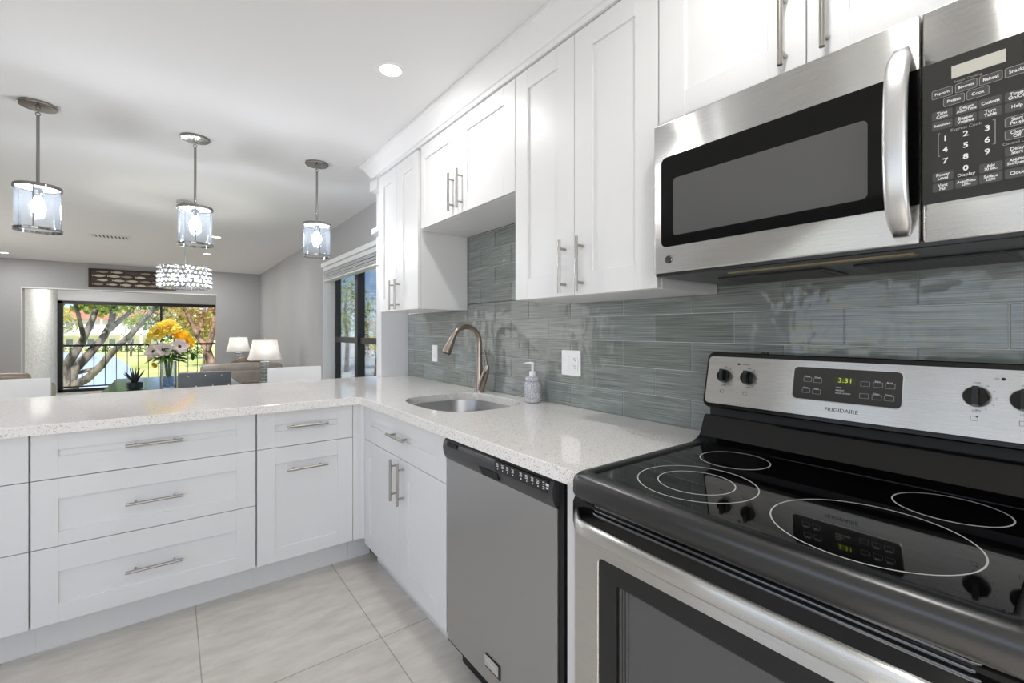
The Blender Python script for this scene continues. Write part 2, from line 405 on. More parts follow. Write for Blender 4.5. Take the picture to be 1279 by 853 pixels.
def light(name, kind, watts, parent, loc, color=(1, 0.95, 0.88), size=0.1, rot=(0, 0, 0)):
    d = bpy.data.lights.new(name, kind); d.energy = watts; d.color = color
    if kind == 'AREA': d.shape = 'DISK'; d.size = size
    elif kind == 'POINT': d.shadow_soft_size = size
    o = bpy.data.objects.new(name, d); COL.objects.link(o); o.parent = parent; o.location = loc; o.rotation_euler = rot
    return o

# ================================================================== SETTING
ZC = 2.437
XL, YB, YF = -4.3, -2.3, 9.8
struct(MB().box(XL - .1, .4, YB - .1, YF, -.12, 0).build('floor', M['floor']))
struct(MB().box(XL - .1, .4, YB - .1, 2.395, ZC - .006, ZC + .1).build('ceiling', M['ceiling']))
struct(MB().box(XL - .1, .4, 2.395, YF + .15, ZC, ZC + .1).build('ceiling_living', M['ceiling']))
# right wall: kitchen part behind the tile, living part with the window hole
struct(MB().box(.008, .2, YB, 2.42, 0, ZC).build('wall_right', M['wall']))
WY0, WY1, WZ0, WZ1 = 2.72, 4.885, 0.35, 2.03
wb = MB().box(0, .2, 2.42, WY0, 0, ZC).box(0, .2, WY1, YF + .15, 0, ZC).box(0, .2, WY0, WY1, 0, WZ0).box(0, .2, WY0, WY1, WZ1, ZC)
struct(wb.build('wall_window', M['wall']))
struct(MB().box(-.214, .004, 2.42, 2.52, .9145, ZC).box(-.214, .004, 2.42, 2.52, 0, .875).build('wall_stub', M['wall_light']))
OX0, OX1, OZ1 = -3.425, -.773, 1.965
fb = MB().box(XL, OX0, YF, YF + .15, 0, ZC).box(OX1, 0, YF, YF + .15, 0, ZC).box(OX0, OX1, YF, YF + .15, OZ1, ZC)
struct(fb.build('wall_far', M['wall']))
struct(MB().box(XL - .1, XL, YB, -2.0, 0, ZC).box(XL - .1, XL, 1.3, YF + .15, 0, ZC).box(XL - .1, XL, -2.0, 1.3, 0, .70).box(XL - .1, XL, -2.0, 1.3, 2.20, ZC).build('wall_left', M['wall']))
struct(MB().box(XL, -3.85, YB - .1, YB, 0, ZC).box(-1.15, .2, YB - .1, YB, 0, ZC).box(-3.85, -1.15, YB - .1, YB, 0, .70).box(-3.85, -1.15, YB - .1, YB, 2.20, ZC).build('wall_back', M['wall_light']))
# white bead round the far opening
struct(MB().box(OX0 - .012, OX1 + .012, YF - .006, YF + .002, OZ1, OZ1 + .02).box(OX0 - .012, OX0, YF - .006, YF + .002, 0, OZ1).build('trim_1', M['trimwhite']))
# crown moulding over the wall cabinets, mitred at the far end
prof = [(-.30, 2.321), (-.350, 2.321), (-.350, 2.340), (-.357, 2.343), (-.364, 2.352), (-.398, 2.403), (-.410, 2.412), (-.416, 2.415), (-.416, ZC - .007), (-.30, ZC - .007)]
r0 = [(x, -1.7, z) for x, z in prof]; r1 = [(x, 2.235 - .345 - x, z) for x, z in prof]; r2 = [(0.0, 2.235 - .345 - x, z) for x, z in prof]
struct(MB().ring_loft([r0, r1, r2]).build('trim_2', M['crown'], angle=20))

# lanai beyond the far opening
LY = 12.65
struct(MB().box(OX0 - .2, OX0, YF + .15, LY + .1, -.1, 2.5).build('wall_lanai', M['stucco']))
struct(MB().box(.0, .2, YF + .15, LY + .1, -.1, 2.5).build('wall_lanai_right', M['stucco']))
struct(MB().box(OX0, 0, YF, LY + .1, -.15, -.06).build('floor_lanai', M['floor']))
struct(MB().box(OX0 - .2, .2, YF + .15, LY + .1, 2.4, 2.5).build('ceiling_lanai', M['trimwhite']))
struct(MB().box(OX0, 0, LY, LY + .1, 1.915, 2.4).build('wall_lanai_header', M['wall_light']))
w1 = struct(MB().box(OX0, OX0 + .085, LY - .03, LY + .05, -.06, 1.915, .004).box(OX0, 0, LY - .03, LY + .05, 1.84, 1.915, .004)
            .box(OX0, 0, LY - .03, LY + .05, -.06, .0, .004).box(-.08, 0, LY - .03, LY + .05, -.06, 1.915, .004).build('window_1', M['blackframe']), 'black framed opening of the balcony', 'window')
MB().box(-1.70, -1.655, LY - .02, LY + .04, 0, 1.84, .003).build('mullion', M['blackframe'], w1)
MB().box(OX0 + .085, -.08, LY + .008, LY + .012, 0, 1.84).build('pane', M['pane'], w1)
rail = thing('balcony_railing', 'black balcony railing with thin upright bars beyond the far opening', 'railing', (0, LY + .16, 0))
MB().box(OX0 + .02, -.02, -.025, .025, .915, .962, .004).build('top_rail', M['blackframe'], rail)
MB().box(OX0 + .02, -.02, -.02, .02, .02, .05, .004).build('bottom_rail', M['blackframe'], rail)
for i in range(17):
    MB().box(OX0 + .17 + i * .19, OX0 + .183 + i * .19, -.008, .008, .04, .925).build('baluster', M['blackframe'], rail)
for x in (OX0 + .03, -1.68, -.03):
    MB().box(x - .02, x + .02, -.02, .02, -.06, .94, .003).build('post', M['blackframe'], rail)
struct(MB().box(OX0 - .2, .2, LY + .1, LY + .4, -.3, -.06).build('floor_balcony', M['concrete']))

# window in the right living-room wall
WX = .132
w2 = struct(MB().box(WX, WX + .06, WY1 - .06, WY1, WZ0, WZ1, .003).box(WX, WX + .06, WY0, WY0 + .06, WZ0, WZ1, .003).box(WX, WX + .06, WY0, WY1, WZ0, WZ0 + .06, .003)
            .box(WX, WX + .06, WY0, WY1, WZ1 - .06, WZ1, .003).build('window_2', M['blackframe']), 'black framed window in the right living room wall', 'window')
MB().box(WX - .03, WX + .05, 3.93, 4.03, WZ0 + .05, WZ1 - .05, .004).build('mullion', M['blackframe'], w2)
MB().box(WX - .012, WX + .05, WY0 + .05, WY1 - .05, 1.128, 1.19, .004).build('meeting_rail', M['blackframe'], w2)
MB().box(WX + .03, WX + .034, WY0 + .05, WY1 - .05, WZ0 + .05, WZ1 - .05).build('pane', M['pane'], w2)
MB().box(0.0, .2, WY1 - .004, WY1, WZ0, WZ1).box(0, WX, WY0, WY1, WZ0 - .01, WZ0 + .012).build('reveal', M['trimwhite'], w2)
struct(MB().box(-.018, .004, WY0 - .06, WY1 + .05, 2.035, 2.085, .004).build('trim_3', M['trimwhite']))
bl = thing('window_blind', 'white slatted blind drawn up in a stack over the side window', 'blind', (.045, 3.8, 1.86))
MB().box(-.045, .045, WY0 - 3.8 + .03, WY1 - 3.8 - .012, .125, .172, .004).build('headrail', M['blind'], bl)
for i in range(6):
    MB().box(-.040 + (i % 2) * .006, .04, WY0 - 3.8 + .035, WY1 - 3.8 - .018, .029 + i * .0165, .029 + i * .0165 + .0085, .002).build('slat', M['blind'], bl)
MB().box(-.022, .03, WY0 - 3.8 + .04, WY1 - 3.8 - .022, .02, .128).build('gap_shadow', M['slot'], bl)  # dark sheet behind the slats, painted as the shadow between them
MB().box(-.043, .043, WY0 - 3.8 + .033, WY1 - 3.8 - .015, 0, .022, .005).build('bottom_rail', M['blind'], bl)

# made-up windows for the fill lamps (behind and left of the camera; they show in the steel)
for nm, ax, p, a0, a1 in (('fill_window_left', 'x', XL, -2.0, 1.3), ('fill_window_back', 'y', YB, -3.85, -1.15)):
    wf = MB()
    def wbx(u0, u1, z0, z1, d=.05):
        if ax == 'x': wf.box(p, p + d, u0, u1, z0, z1, .004)
        else: wf.box(u0, u1, p, p + d, z0, z1, .004)
    wbx(a0 - .07, a0, .63, 2.27); wbx(a1, a1 + .07, .63, 2.27); wbx(a0, a1, .63, .70); wbx(a0, a1, 2.20, 2.27)
    for k in (1, 2): wbx(a0 + (a1 - a0) * k / 3 - .05, a0 + (a1 - a0) * k / 3 + .05, .70, 2.20)
    struct(wf.build(nm, M['trimwhite']), 'white framed window added for fill light', 'window')

# ------------------------------------------------------------------ tiled wall
TP, TR, G = .3064, .1032, .0026
tb = MB()
def tiles(rows, ya, yb, za=None, zb=None):
    for r in rows:
        off = 0.0 if r % 2 == 0 else 0.5
        z0 = .9145 + r * TR; z1 = z0 + TR - G
        if za: z0 = max(z0, za)
        if zb: z1 = min(z1, zb)
        if z1 - z0 < .004: continue
        for k in range(-8, 12):
            y0 = (k + off) * TP + G / 2; y1 = y0 + TP - G
            y0 = max(y0, ya); y1 = min(y1, yb)
            if y1 - y0 > .01: tb.box(0, .007, y0, y1, z0, z1, .0012)
tiles(range(0, 5), -1.9, 2.418)
tiles(range(5, 10), .575, 1.52, zb=1.87)
tiles(range(5, 6), -1.9, .0, zb=1.5)
bs = struct(tb.build('wall_backsplash', M['tile'], angle=30))
MB().box(.003, .0079, -1.9, 2.418, .9, 1.50).box(.003, .0079, .575, 1.52, 1.4, 1.87).build('grout', M['grout'], bs)

# ================================================================== CABINETS
def shaker(mb, x0, x1, z0, z1, ix0, ix1, iz0, iz1, th=.02, rec=.008):
    b = .0009
    mb.box(x0, ix0, 0, th, z0, z1, b); mb.box(ix1, x1, 0, th, z0, z1, b)
    mb.box(ix0, ix1, 0, th, iz1, z1, b); mb.box(ix0, ix1, 0, th, z0, iz0, b)
    mb.box(ix0 - .003, ix1 + .003, rec, th - .003, iz0 - .003, iz1 + .003)
    return mb
def pull(parent, p, ln=.19, vert=False, gap=.128, out=.032, r=.006):
    x, y, z = p
    mb = MB()
    if vert:
        mb.cyl((x, y - out, z - ln / 2), (x, y - out, z + ln / 2), r, 14)
        for s in (-1, 1): mb.cyl((x, y, z + s * gap / 2), (x, y - out, z + s * gap / 2), .0048, 10)
    else:
        mb.cyl((x - ln / 2, y - out, z), (x + ln / 2, y - out, z), r, 14)
        for s in (-1, 1): mb.cyl((x + s * gap / 2, y, z), (x + s * gap / 2, y - out, z), .0048, 10)
    return mb.build('handle', M['steel_pull'], parent)
def front(root, kind, x0, x1, z0, z1, inner, handle=None, ln=.19):
    o = shaker(MB(), x0, x1, z0, z1, *inner).build(kind, M['cabinet'], root)
    if handle: pull(o, (handle[0], 0, handle[1]), ln, handle[2])
    return o
R90 = -PI / 2
# --- peninsula, fronts facing the camera (local frame = world shifted)
YP = 1.535
def base_cab(label, x0, x1, fronts, z0=.14, depth=.60, kick=True):
    c = thing('base_cabinet', label, 'cabinet', (x0, YP, 0), 0.0, 'base cabinets of the peninsula')
    wd = x1 - x0
    MB().box(0.001, wd - .001, .024, depth, z0, .8745).build('carcass', M['carcass'], c)
    MB().box(0, wd, .10, .118, 0, z0 + .004, .001).build('toe_kick', M['cabinet'], c)
    MB().box(.02, wd - .02, .118, depth, 0, z0).build('plinth', M['carcass'], c)
    for f in fronts: front(c, *f)
    return c
w_ = .745
base_cab('wide white three drawer cabinet in the middle of the peninsula', -1.9055, -1.1605, [
    ('drawer', .003, w_ - .003, .6985, .874, (.077, w_ - .080, .781, .807), (.370, .796, False)),
    ('drawer', .003, w_ - .003, .437, .6955, (.077, w_ - .080, .492, .617), (.370, .557, False)),
    ('drawer', .003, w_ - .003, .143, .434, (.077, w_ - .080, .212, .338), (.370, .280, False))])
w_ = .453
base_cab('narrow white cabinet with one drawer over a pull-out door, beside the corner', -1.1605, -.7075, [
    ('drawer', .003, w_ - .002, .6985, .874, (.080, w_ - .080, .775, .806), (.224, .795, False)),
    ('door', .003, w_ - .002, .143, .6955, (.080, w_ - .080, .209, .616), (.224, .585, False))])
w_ = .745
base_cab('white drawer cabinet at the left edge of the view', -2.6505, -1.9055, [
    ('drawer', .003, w_ - .003, .6985, .874, (.077, w_ - .080, .781, .807), (.370, .796, False)),
    ('drawer', .003, w_ - .003, .437, .6955, (.077, w_ - .080, .492, .617), (.370, .557, False)),
    ('drawer', .003, w_ - .003, .143, .434, (.077, w_ - .080, .212, .338), (.370, .280, False))])
pb = MB().box(-2.65, -.24, YP + .602, YP + .62, 0, .8745, .001).build('back_panel', M['cabinet'])
tag(pb, 'plain white panel closing the living room side of the peninsula', 'panel')
# rounded inside-corner filler
cf = MB()
ring = []
arc = [(-.7055, YP + .006), (-.676, YP + .006)] + [(-.676 + .027 * math.sin(a), YP - .007 + .013 * math.cos(a)) for a in [i * PI / 2 / 8 for i in range(9)]]
poly = arc + [(-.630, YP - .007), (-.630, YP + .022), (-.7055, YP + .022)]
cf.prism(poly, 'z', .14, .8745)
cf.box(-.7055, -.58, YP + .10, YP + .118, 0, .1439, .001)
tag(cf.build('corner_filler', M['cabinet'], angle=25), 'narrow rounded white strip filling the inside corner of the base cabinets', 'filler strip')

# --- sink run, fronts facing the room (local x = away from the corner, local y = towards the wall)
XS = -.648
sc = thing('sink_cabinet', 'white cabinet under the sink with a drawer front over two doors', 'cabinet', (XS, 1.527, 0), R90)
wd = .911
MB().box(.001, wd - .001, .024, .60, .118, .655).box(.001, wd - .001, .024, .05, .655, .8745).box(.001, .02, .05, .6, .655, .8745).box(wd - .02, wd - .001, .05, .6, .655, .8745).build('carcass', M['carcass'], sc)
MB().box(-.0, wd, .070, .086, 0, .121, .001).build('toe_kick', M['cabinet'], sc)
MB().box(.02, wd - .02, .086, .6, 0, .118).build('plinth', M['carcass'], sc)
front(sc, 'drawer_front', .002, wd - .003, .682, .8735, (.088, wd - .078, .766, .794), (.481, .781, False))
front(sc, 'door', .002, .4655, .117, .679, (.082, .4655 - .026 - .05, .194, .604), (.437, .578, True))
front(sc, 'door', .4685, wd - .003, .117, .679, (.556, wd - .062, .190, .606), (.517, .578, True))

def wall_cab(label, y_left, width, z0, z1, doors, depth=.335, lightcol=None):
    c = thing('wall_cabinet', label, 'cabinet', (-.34, y_left, 0), R90, 'white wall cabinets over the sink run')
    MB().box(.001, width - .001, .022, depth, z0, z1, .001).build('carcass', M['cabinet'], c)
    for d in doors: front(c, 'door', *d)
    return c
UT = 2.316
wall_cab('tall two door wall cabinet at the far end, beside the living room window', 2.122, .604, 1.392, UT + .012, [
    (.002, .292, 1.393, UT, (.075, .222, 1.475, 2.232), (.250, 1.492, True)),
    (.295, .602, 1.393, UT, (.388, .532, 1.475, 2.232), (.334, 1.492, True))])
wall_cab('short two door wall cabinet hanging over the sink', 1.516, .925, 1.846, UT + .012, [
    (.038, .455, 1.847, UT, (.081, .375, 1.935, 2.238), (.413, 1.963, True)),
    (.458, .923, 1.847, UT, (.541, .843, 1.934, 2.238), (.497, 1.962, True))])
wall_cab('tall two door wall cabinet between the sink window bay and the microwave', .590, .690, 1.389, UT + .012, [
    (.002, .343, 1.390, UT, (.081, .256, 1.473, 2.238), (.300, 1.495, True)),
    (.346, .688, 1.390, UT, (.430, .606, 1.470, 2.238), (.386, 1.495, True))])
wall_cab('short two door wall cabinet above the microwave', -.102, .776, 1.8415, UT + .012, [
    (.002, .385, 1.856, UT, (.084, .303, 1.937, 2.238), (.344, 1.966, True)),
    (.388, .774, 1.856, UT, (.467, .690, 1.937, 2.238), (.428, 1.966, True))])
es = thing('end_shelf', 'white rounded open end shelves on the far side of the wall cabinets', 'shelf', (-.34, 2.124, 0))
MB().box(0, .335, 0, .018, 1.392, 2.33, .001).build('side_panel', M['cabinet'], es)
def qshelf(z, y0, b, th=.022):
    pts = [(.335, .018), (0.0, .018), (0.0, y0)] + [(.335 - .335 * math.cos(t_), y0 + b * math.sin(t_)) for t_ in [i * PI / 2 / 10 for i in range(1, 11)]]
    MB().prism(pts, 'z', z, z + th).build('shelf', M['cabinet'], es)
qshelf(1.955, .150, .12, .034); qshelf(1.72, .055, .10, .02)
MB().box(-.01, .335, .018, .168, 2.255, 2.33, .001).build('top_board', M['cabinet'], es)
MB().box(.325, .335, .018, .25, 1.392, 2.33).build('back_panel', M['cabinet'], es)

fp = MB().box(XS + .002, XS + .022, -.102, -.036, .0, .8745, .001).build('filler_panel', M['cabinet'])
tag(fp, 'slim white upright panel between the dishwasher and the range', 'panel')

# ------------------------------------------------------------------ worktop with the sink cut-out
def sink_outline(a, b, n=40, ex=3.0, cx=-.328, cy=1.045):
    out = []
    for i in range(n):
        t_ = 2 * PI * i / n; c_, s_ = math.cos(t_), math.sin(t_)
        out.append((cx + a * math.copysign(abs(c_) ** (2 / ex), c_), cy + b * math.copysign(abs(s_) ** (2 / ex), s_)))
    return out
bm = bmesh.new()
outer = [(-3.0, 1.49), (-.70, 1.49), (-.688, 1.485), (-.685, 1.475), (-.685, -.112), (-.001, -.112), (-.001, 2.418), (-.2165, 2.418), (-.2165, 2.53), (-3.0, 2.53)]
hole = sink_outline(.238, .286)
def loop(pts):
    vs = [bm.verts.new((x, y, .9145)) for x, y in pts]
    return [bm.edges.new((vs[i], vs[(i + 1) % len(vs)])) for i in range(len(vs))]
eds = loop(outer) + loop(hole)
bmesh.ops.triangle_fill(bm, use_beauty=True, use_dissolve=False, edges=eds)
top = list(bm.faces)
ext = bmesh.ops.extrude_face_region(bm, geom=top)
bmesh.ops.translate(bm, verts=[v for v in ext['geom'] if isinstance(v, bmesh.types.BMVert)], vec=(0, 0, -.038))
sharp = [e_ for e_ in bm.edges if len(e_.link_faces) == 2 and e_.calc_face_angle(0) > 1.2 and abs(e_.verts[0].co.z - e_.verts[1].co.z) < 1e-4 and e_.verts[0].co.z > .9]
bmesh.ops.bevel(bm, geom=sharp, offset=.0025, segments=2, profile=.5, affect='EDGES')
wt = MB(); wt.bm.free(); wt.bm = bm
tag(wt.build('worktop', M['quartz'], angle=15), 'white speckled quartz worktop running along the peninsula and the sink wall', 'worktop')

# ------------------------------------------------------------------ sink
sk = thing('sink', 'rounded stainless steel sink set under the quartz worktop', 'sink', (0, 0, .8755))
rings = []
for a, b, z in ((.246, .294, -.001), (.246, .294, -.004), (.240, .288, -.02), (.232, .28, -.12), (.222, .27, -.165), (.195, .243, -.19), (.05, .06, -.197)):
    rings.append([(x, y, z) for x, y in sink_outline(a, b, 56, 3.2)])
sb = MB(); sb.ring_loft(rings, (False, True))
rings2 = [[(x, y, z) for x, y in sink_outline(a, b, 56, 3.2)] for a, b, z in ((.246, .294, -.001), (.262, .31, -.001), (.262, .31, -.004), (.25, .298, -.02), (.242, .29, -.13), (.2, .25, -.2), (.05, .06, -.203))]
sb.ring_loft(rings2, (False, True))
sb.build('basin', M['sinksteel'], sk, angle=50)
MB().lathe([(.002, .004), (.018, .004), (.034, .002), (.042, -.001), (.044, -.003)], (-.328, 1.045, -.194), 24, (True, False)).build('drain', M['chrome'], sk)

# ------------------------------------------------------------------ faucet
fc = thing('faucet', 'brushed nickel gooseneck kitchen faucet with a side lever behind the sink', 'faucet', (-.068, 1.285, .9145))
MB().lathe([(.001, 0), (.031, 0), (.031, .003), (.027, .012), (.0245, .06), (.0205, .11), (.018, .17), (.0165, .2)], (0, 0, 0), 24, (True, True)).build('body', M['nickel_faucet'], fc)
pts, rad = [], []
for z in (.15, .2, .25): pts.append((0, 0, z)); rad.append(.0155)
Rr = .088; zc = .285
for i in range(0, 15):
    a = PI * i / 14 * .92
    pts.append((-Rr + Rr * math.cos(a), 0, zc + Rr * math.sin(a))); rad.append(.0155 - .0015 * (i / 14))
MB().tube(pts, rad, 18).build('spout', M['nickel_faucet'], fc)
p0 = Vector(pts[-2]); d0 = (Vector(pts[-1]) - Vector(pts[-3])).normalized()
hd = [p0, p0 + d0 * .02, p0 + d0 * .05, p0 + d0 * .10, p0 + d0 * .108]
MB().tube(hd, [.0145, .017, .021, .0255, .0245], 18).build('spray_head', M['nickel_faucet'], fc)
MB().tube([p0 + d0 * .107, p0 + d0 * .112], [.02, .019], 16).build('nozzle', M['blackplastic'], fc)
# lever lobe leaning away from the spout, with the thin blade above it
MB().tube([(.0, -.012, .0), (.0, -.022, .03), (.002, -.040, .075), (.003, -.062, .115), (.004, -.073, .140), (.004, -.077, .158)], [.019, .020, .021, .019, .014, .008], 16).build('lever_body', M['nickel_faucet'], fc)
MB().tube([(.004, -.074, .14), (.004, -.066, .18), (.004, -.052, .225), (.004, -.045, .243)], [.008, .0065, .006, .004], 12).build('lever', M['nickel_faucet'], fc)

# ------------------------------------------------------------------ soap dispenser
so = thing('soap_dispenser', 'grey crackle glass jar soap dispenser with a pale pump by the tiles', 'soap dispenser', (-.066, .806, .9145))
MB().lathe([(.001, 0), (.034, 0), (.040, .004), (.043, .014), (.043, .084), (.041, .094), (.035, .101), (.0335, .104), (.037, .107), (.0385, .113), (.037, .120), (.031, .126), (.022, .130), (.001, .131)], (0, 0, 0), 28).build('jar', M['soapglass'], so)
pm = MB().lathe([(.001, .129), (.0165, .129), (.0165, .151), (.001, .152)], (0, 0, 0), 20)
pm.cyl((0, 0, .150), (0, 0, .188), .0065, 14).tube([(0, -.004, .190), (0, .02, .191), (0, .05, .189), (0, .066, .184)], [.0075, .0062, .005, .0045], 12)
pm.ball((0, 0, .189), .0078)
pm.build('pump', M['plate'], so)

# ------------------------------------------------------------------ outlet and switch
ot = thing('outlet', 'white double wall plate with a rocker switch and socket on the tiles', 'outlet', (-.0002, .6025, 1.116), R90)
MB().prism(rrect(-.0605, .0605, -.058, .058, .005), 'y', -.006, 0).build('cover_plate', M['plate'], ot)
MB().box(-.046, -.014, -.0085, -.005, -.034, .034, .0015).build('rocker', M['plate'], ot)
dp = MB().prism(rrect(.014, .046, -.034, .034, .004), 'y', -.0085, -.005).build('socket', M['plate'], ot)
sl = MB()
for zc_ in (-.017, .017):
    for xx, hh in ((.024, .0045), (.036, .0038)): sl.box(xx - .0012, xx + .0012, -.0092, -.008, zc_ + .004 - hh, zc_ + .004 + hh)
    sl.cyl((.030, -.0092, zc_ - .006), (.030, -.008, zc_ - .006), .0024, 10)
sl.build('socket_slots', M['slot'], dp)
sw = thing('wall_switch', 'narrow white wall switch on the tiles behind the faucet', 'switch', (-.0002, 1.958, 1.107), R90)
MB().prism(rrect(-.036, .036, -.058, .058, .005), 'y', -.006, 0).build('cover_plate', M['plate'], sw)
MB().box(-.0165, .0165, -.0095, -.005, -.033, .033, .0015).build('rocker', M['plate'], sw)

# ================================================================== DISHWASHER
dw = thing('dishwasher', 'stainless steel dishwasher with a black control strip under the worktop', 'dishwasher', (-.652, .612, 0), R90)
DWW = .640
MB().box(.012, DWW - .006, .03, .6, .10, .868).box(.004, DWW - .001, .004, .03, .10, .872).build('tub', M['blackmatte'], dw)
MB().prism(rrect(.012, DWW - .022, .112, .785, .003), 'y', -.001, .03).build('door_panel', M['steel_dw'], dw)
# curved control strip: profile in (y,z) swept along x
cp = [(.03, .785), (-.002, .785), (-.010, .792), (-.019, .812), (-.022, .832), (-.019, .851), (-.012, .862), (.0, .867), (.03, .867)]
stp = MB().prism(cp, 'x', .014, DWW - .020).build('control_strip', M['darkplastic'], dw, angle=50)
MB().prism(rrect(.050, .118, .843, .857, .002), 'y', -.0235, -.0165).build('vent', M['blackmatte'], stp)
MB().prism([(.262, .818), (.366, .822), (.374, .800), (.285, .797)], 'y', -.0232, -.006).build('latch_recess', M['blackmatte'], stp)
MB().prism(rrect(.352, .602, .827, .860, .002), 'y', -.0228, -.014).build('key_panel', M['blackplastic'], stp)
for i, xx in enumerate((.369, .395, .421, .447, .486, .512, .538, .562)):
    lg = MB()
    for k in range(3): lg.box(xx - .006 + (k % 2) * .002, xx + .005, -.0234, -.0226, .8515 - k * .0042, .8535 - k * .0042)
    lg.ball((xx + .001, -.0228, .8365), .0024, (1, .4, 1), 8, 6)
    lg.build('key_legend', M['textwhite'], stp)
lg = MB()
for k in range(4): lg.box(.582, .590, -.0234, -.0226, .852 - k * .006, .854 - k * .006)
lg.box(.596, .608, -.0234, -.0226, .846, .853).box(.597, .606, -.0234, -.0226, .838, .843).build('key_legend', M['textwhite'], stp)
bd = MB().box(.272, .354, -.0045, -.0005, .160, .204, .001).build('badge', M['blackplastic'], dw)
MB().box(.270, .346, -.0052, -.004, .166, .200, .0006).build('badge_plate', M['steel'], bd)
text('badge_lettering', 'FRIGIDAIRE', .0125, M['textwhite'], bd, (.309, -.0054, .184), sx=1.0)
MB().box(.02, DWW - .02, .06, .08, .0, .11).build('toe_kick', M['blackmatte'], dw)
for xx in (.05, DWW - .05):
    MB().cyl((xx, .2, 0), (xx, .2, .1), .018, 12).build('foot', M['blackplastic'], dw)

# ================================================================== RANGE
RW = .762
rg = thing('range', 'stainless steel electric range with a black glass cooktop and upright control panel', 'range', (-.700, -.114, 0), R90)
MB().box(.004, RW - .004, .032, .655, .06, .893).build('body', M['blackplastic'], rg)
for xx in (.06, RW - .06):
    for yy in (.1, .6): MB().cyl((xx, yy, 0), (xx, yy, .062), .016, 12).build('foot', M['blackplastic'], rg)
# storage drawer
dr = MB().prism(rrect(.006, RW - .006, .065, .225, .004), 'y', -.004, .03).build('drawer', M['steel'], rg)
# oven door: steel skin, window and dark inner glass
od = MB()
DZ0, DZ1 = .235, .796
WX0, WX1, WZ0_, WZ1_ = .079, RW - .079, .315, .744
outer_ = rrect(.004, RW - .004, DZ0, DZ1, .004, 4); inner_ = rrect(WX0, WX1, WZ0_, WZ1_, .012, 4)
od.ring_loft([[(p[0], .03, p[1]) for p in inner_], [(p[0], 0.0015, p[1]) for p in inner_], [(p[0], 0, p[1]) for p in [(a[0] + (b[0] - a[0]) * .02, a[1] + (b[1] - a[1]) * .02) for a, b in zip(inner_, outer_)]],
              [(p[0], 0, p[1]) for p in outer_], [(p[0], .03, p[1]) for p in outer_]], (False, False))
odo = od.build('oven_door', M['steel'], rg, angle=25)
gb = MB()
i1 = rrect(WX0, WX1, WZ0_, WZ1_, .012, 4); i2 = rrect(.130, RW - .130, .36, .700, .003, 4)
gb.ring_loft([[(p[0], .004, p[1]) for p in i1], [(p[0], .004, p[1]) for p in i2], [(p[0], .012, p[1]) for p in i2]], (False, False))
gb.build('window_border', M['blackplastic'], odo, angle=25)
MB().box(.126, RW - .126, .012, .02, .35, .71).build('window_pane', M['screen'], odo)
for k in range(3): MB().box(.136 + k * .008, .1395 + k * .008, .009, .0125, .361, .704 - k * .004).build('pane_edge', M['slot'], odo)
# black vent trim above the door with three long ridges
vt = MB().prism([(.03, .797), (-.001, .797), (-.005, .803), (-.005, .852), (.004, .866), (.03, .870)], 'x', .003, RW - .003).build('vent_trim', M['blackenamel'], rg, angle=20)
for k in range(3):
    MB().tube([(.070, -.003 + k * .003, .842 + k * .0088), (.078, -.0062 + k * .003, .842 + k * .0088), (RW - .078, -.0062 + k * .003, .842 + k * .0088), (RW - .070, -.003 + k * .003, .842 + k * .0088)], .0036, 12).build('vent_ridge', M['ridge'], vt)
# bowed handle bar
def bar(n=28):
    rings = []
    for i in range(n + 1):
        u = i / n; xx = .018 + u * (RW - .036)
        e_ = min(u, 1 - u) * (RW - .036)
        yy = -.008 - .046 * (1 - math.exp(-(e_ / .030) ** 1.6)) - .010 * math.sin(PI * u)
        hh = .0165; dd = .0095
        c_ = (xx, yy, .826)
        rings.append([(xx, yy + dd * math.copysign(abs(math.cos(t_)) ** .7, math.cos(t_)), .826 + hh * math.copysign(abs(math.sin(t_)) ** .7, math.sin(t_))) for t_ in [2 * PI * k / 16 for k in range(16)]])
    return MB().ring_loft(rings)
bar().build('door_handle', M['steel'], rg, angle=60)
# cooktop: raised black rim round the glass
def cook_outline(inset, n=14, bow=.012):
    x0, x1, yb_, yf = inset, RW - inset, .600 - inset * .2, -.022 + inset
    r = max(.034 - inset * .5, .006); pts = []
    for i in range(6):
        a = PI + (PI / 2) * i / 5; pts.append((x0 + r + r * math.cos(a), yf + r + r * math.sin(a)))
    for i in range(1, n):
        u = i / n; pts.append((x0 + r + (x1 - x0 - 2 * r) * u, yf - bow * math.sin(PI * u)))
    for i in range(6):
        a = 1.5 * PI + (PI / 2) * i / 5; pts.append((x1 - r + r * math.cos(a), yf + r + r * math.sin(a)))
    pts += [(x1, yb_), (x0, yb_)]
    return pts
def cr_(inset, z): return [(x, y, z) for x, y in cook_outline(inset)]
fr = MB().ring_loft([cr_(.004, .872), cr_(0, .880), cr_(0, .906), cr_(.004, .917), cr_(.013, .9245), cr_(.028, .9275), cr_(.040, .9265), cr_(.046, .9215), cr_(.047, .915)], (True, True))
ck = fr.build('cooktop', M['rim'], rg, angle=50)
gp = [(.046, .035), (RW - .046, .035), (RW - .046, .560), (.046, .560)]
gl = [(x, y) for x, y in cook_outline(.0465)]; gl[-2] = (gl[-2][0], .556); gl[-1] = (gl[-1][0], .556)
gq = MB().prism(gl, 'z', .916, .9222).build('glass_top', M['blackglass'], ck)
for (cx, cy, R_) in ((.187, .408, .0835), (.222, .165, .126), (.222, .165, .081), (.535, .170, .143), (.600, .416, .0845)):
    MB().torus((cx, cy, .92225), R_, .0013, 96, 6, 'z', .25).build('burner_ring', M['ringwhite'], gq)
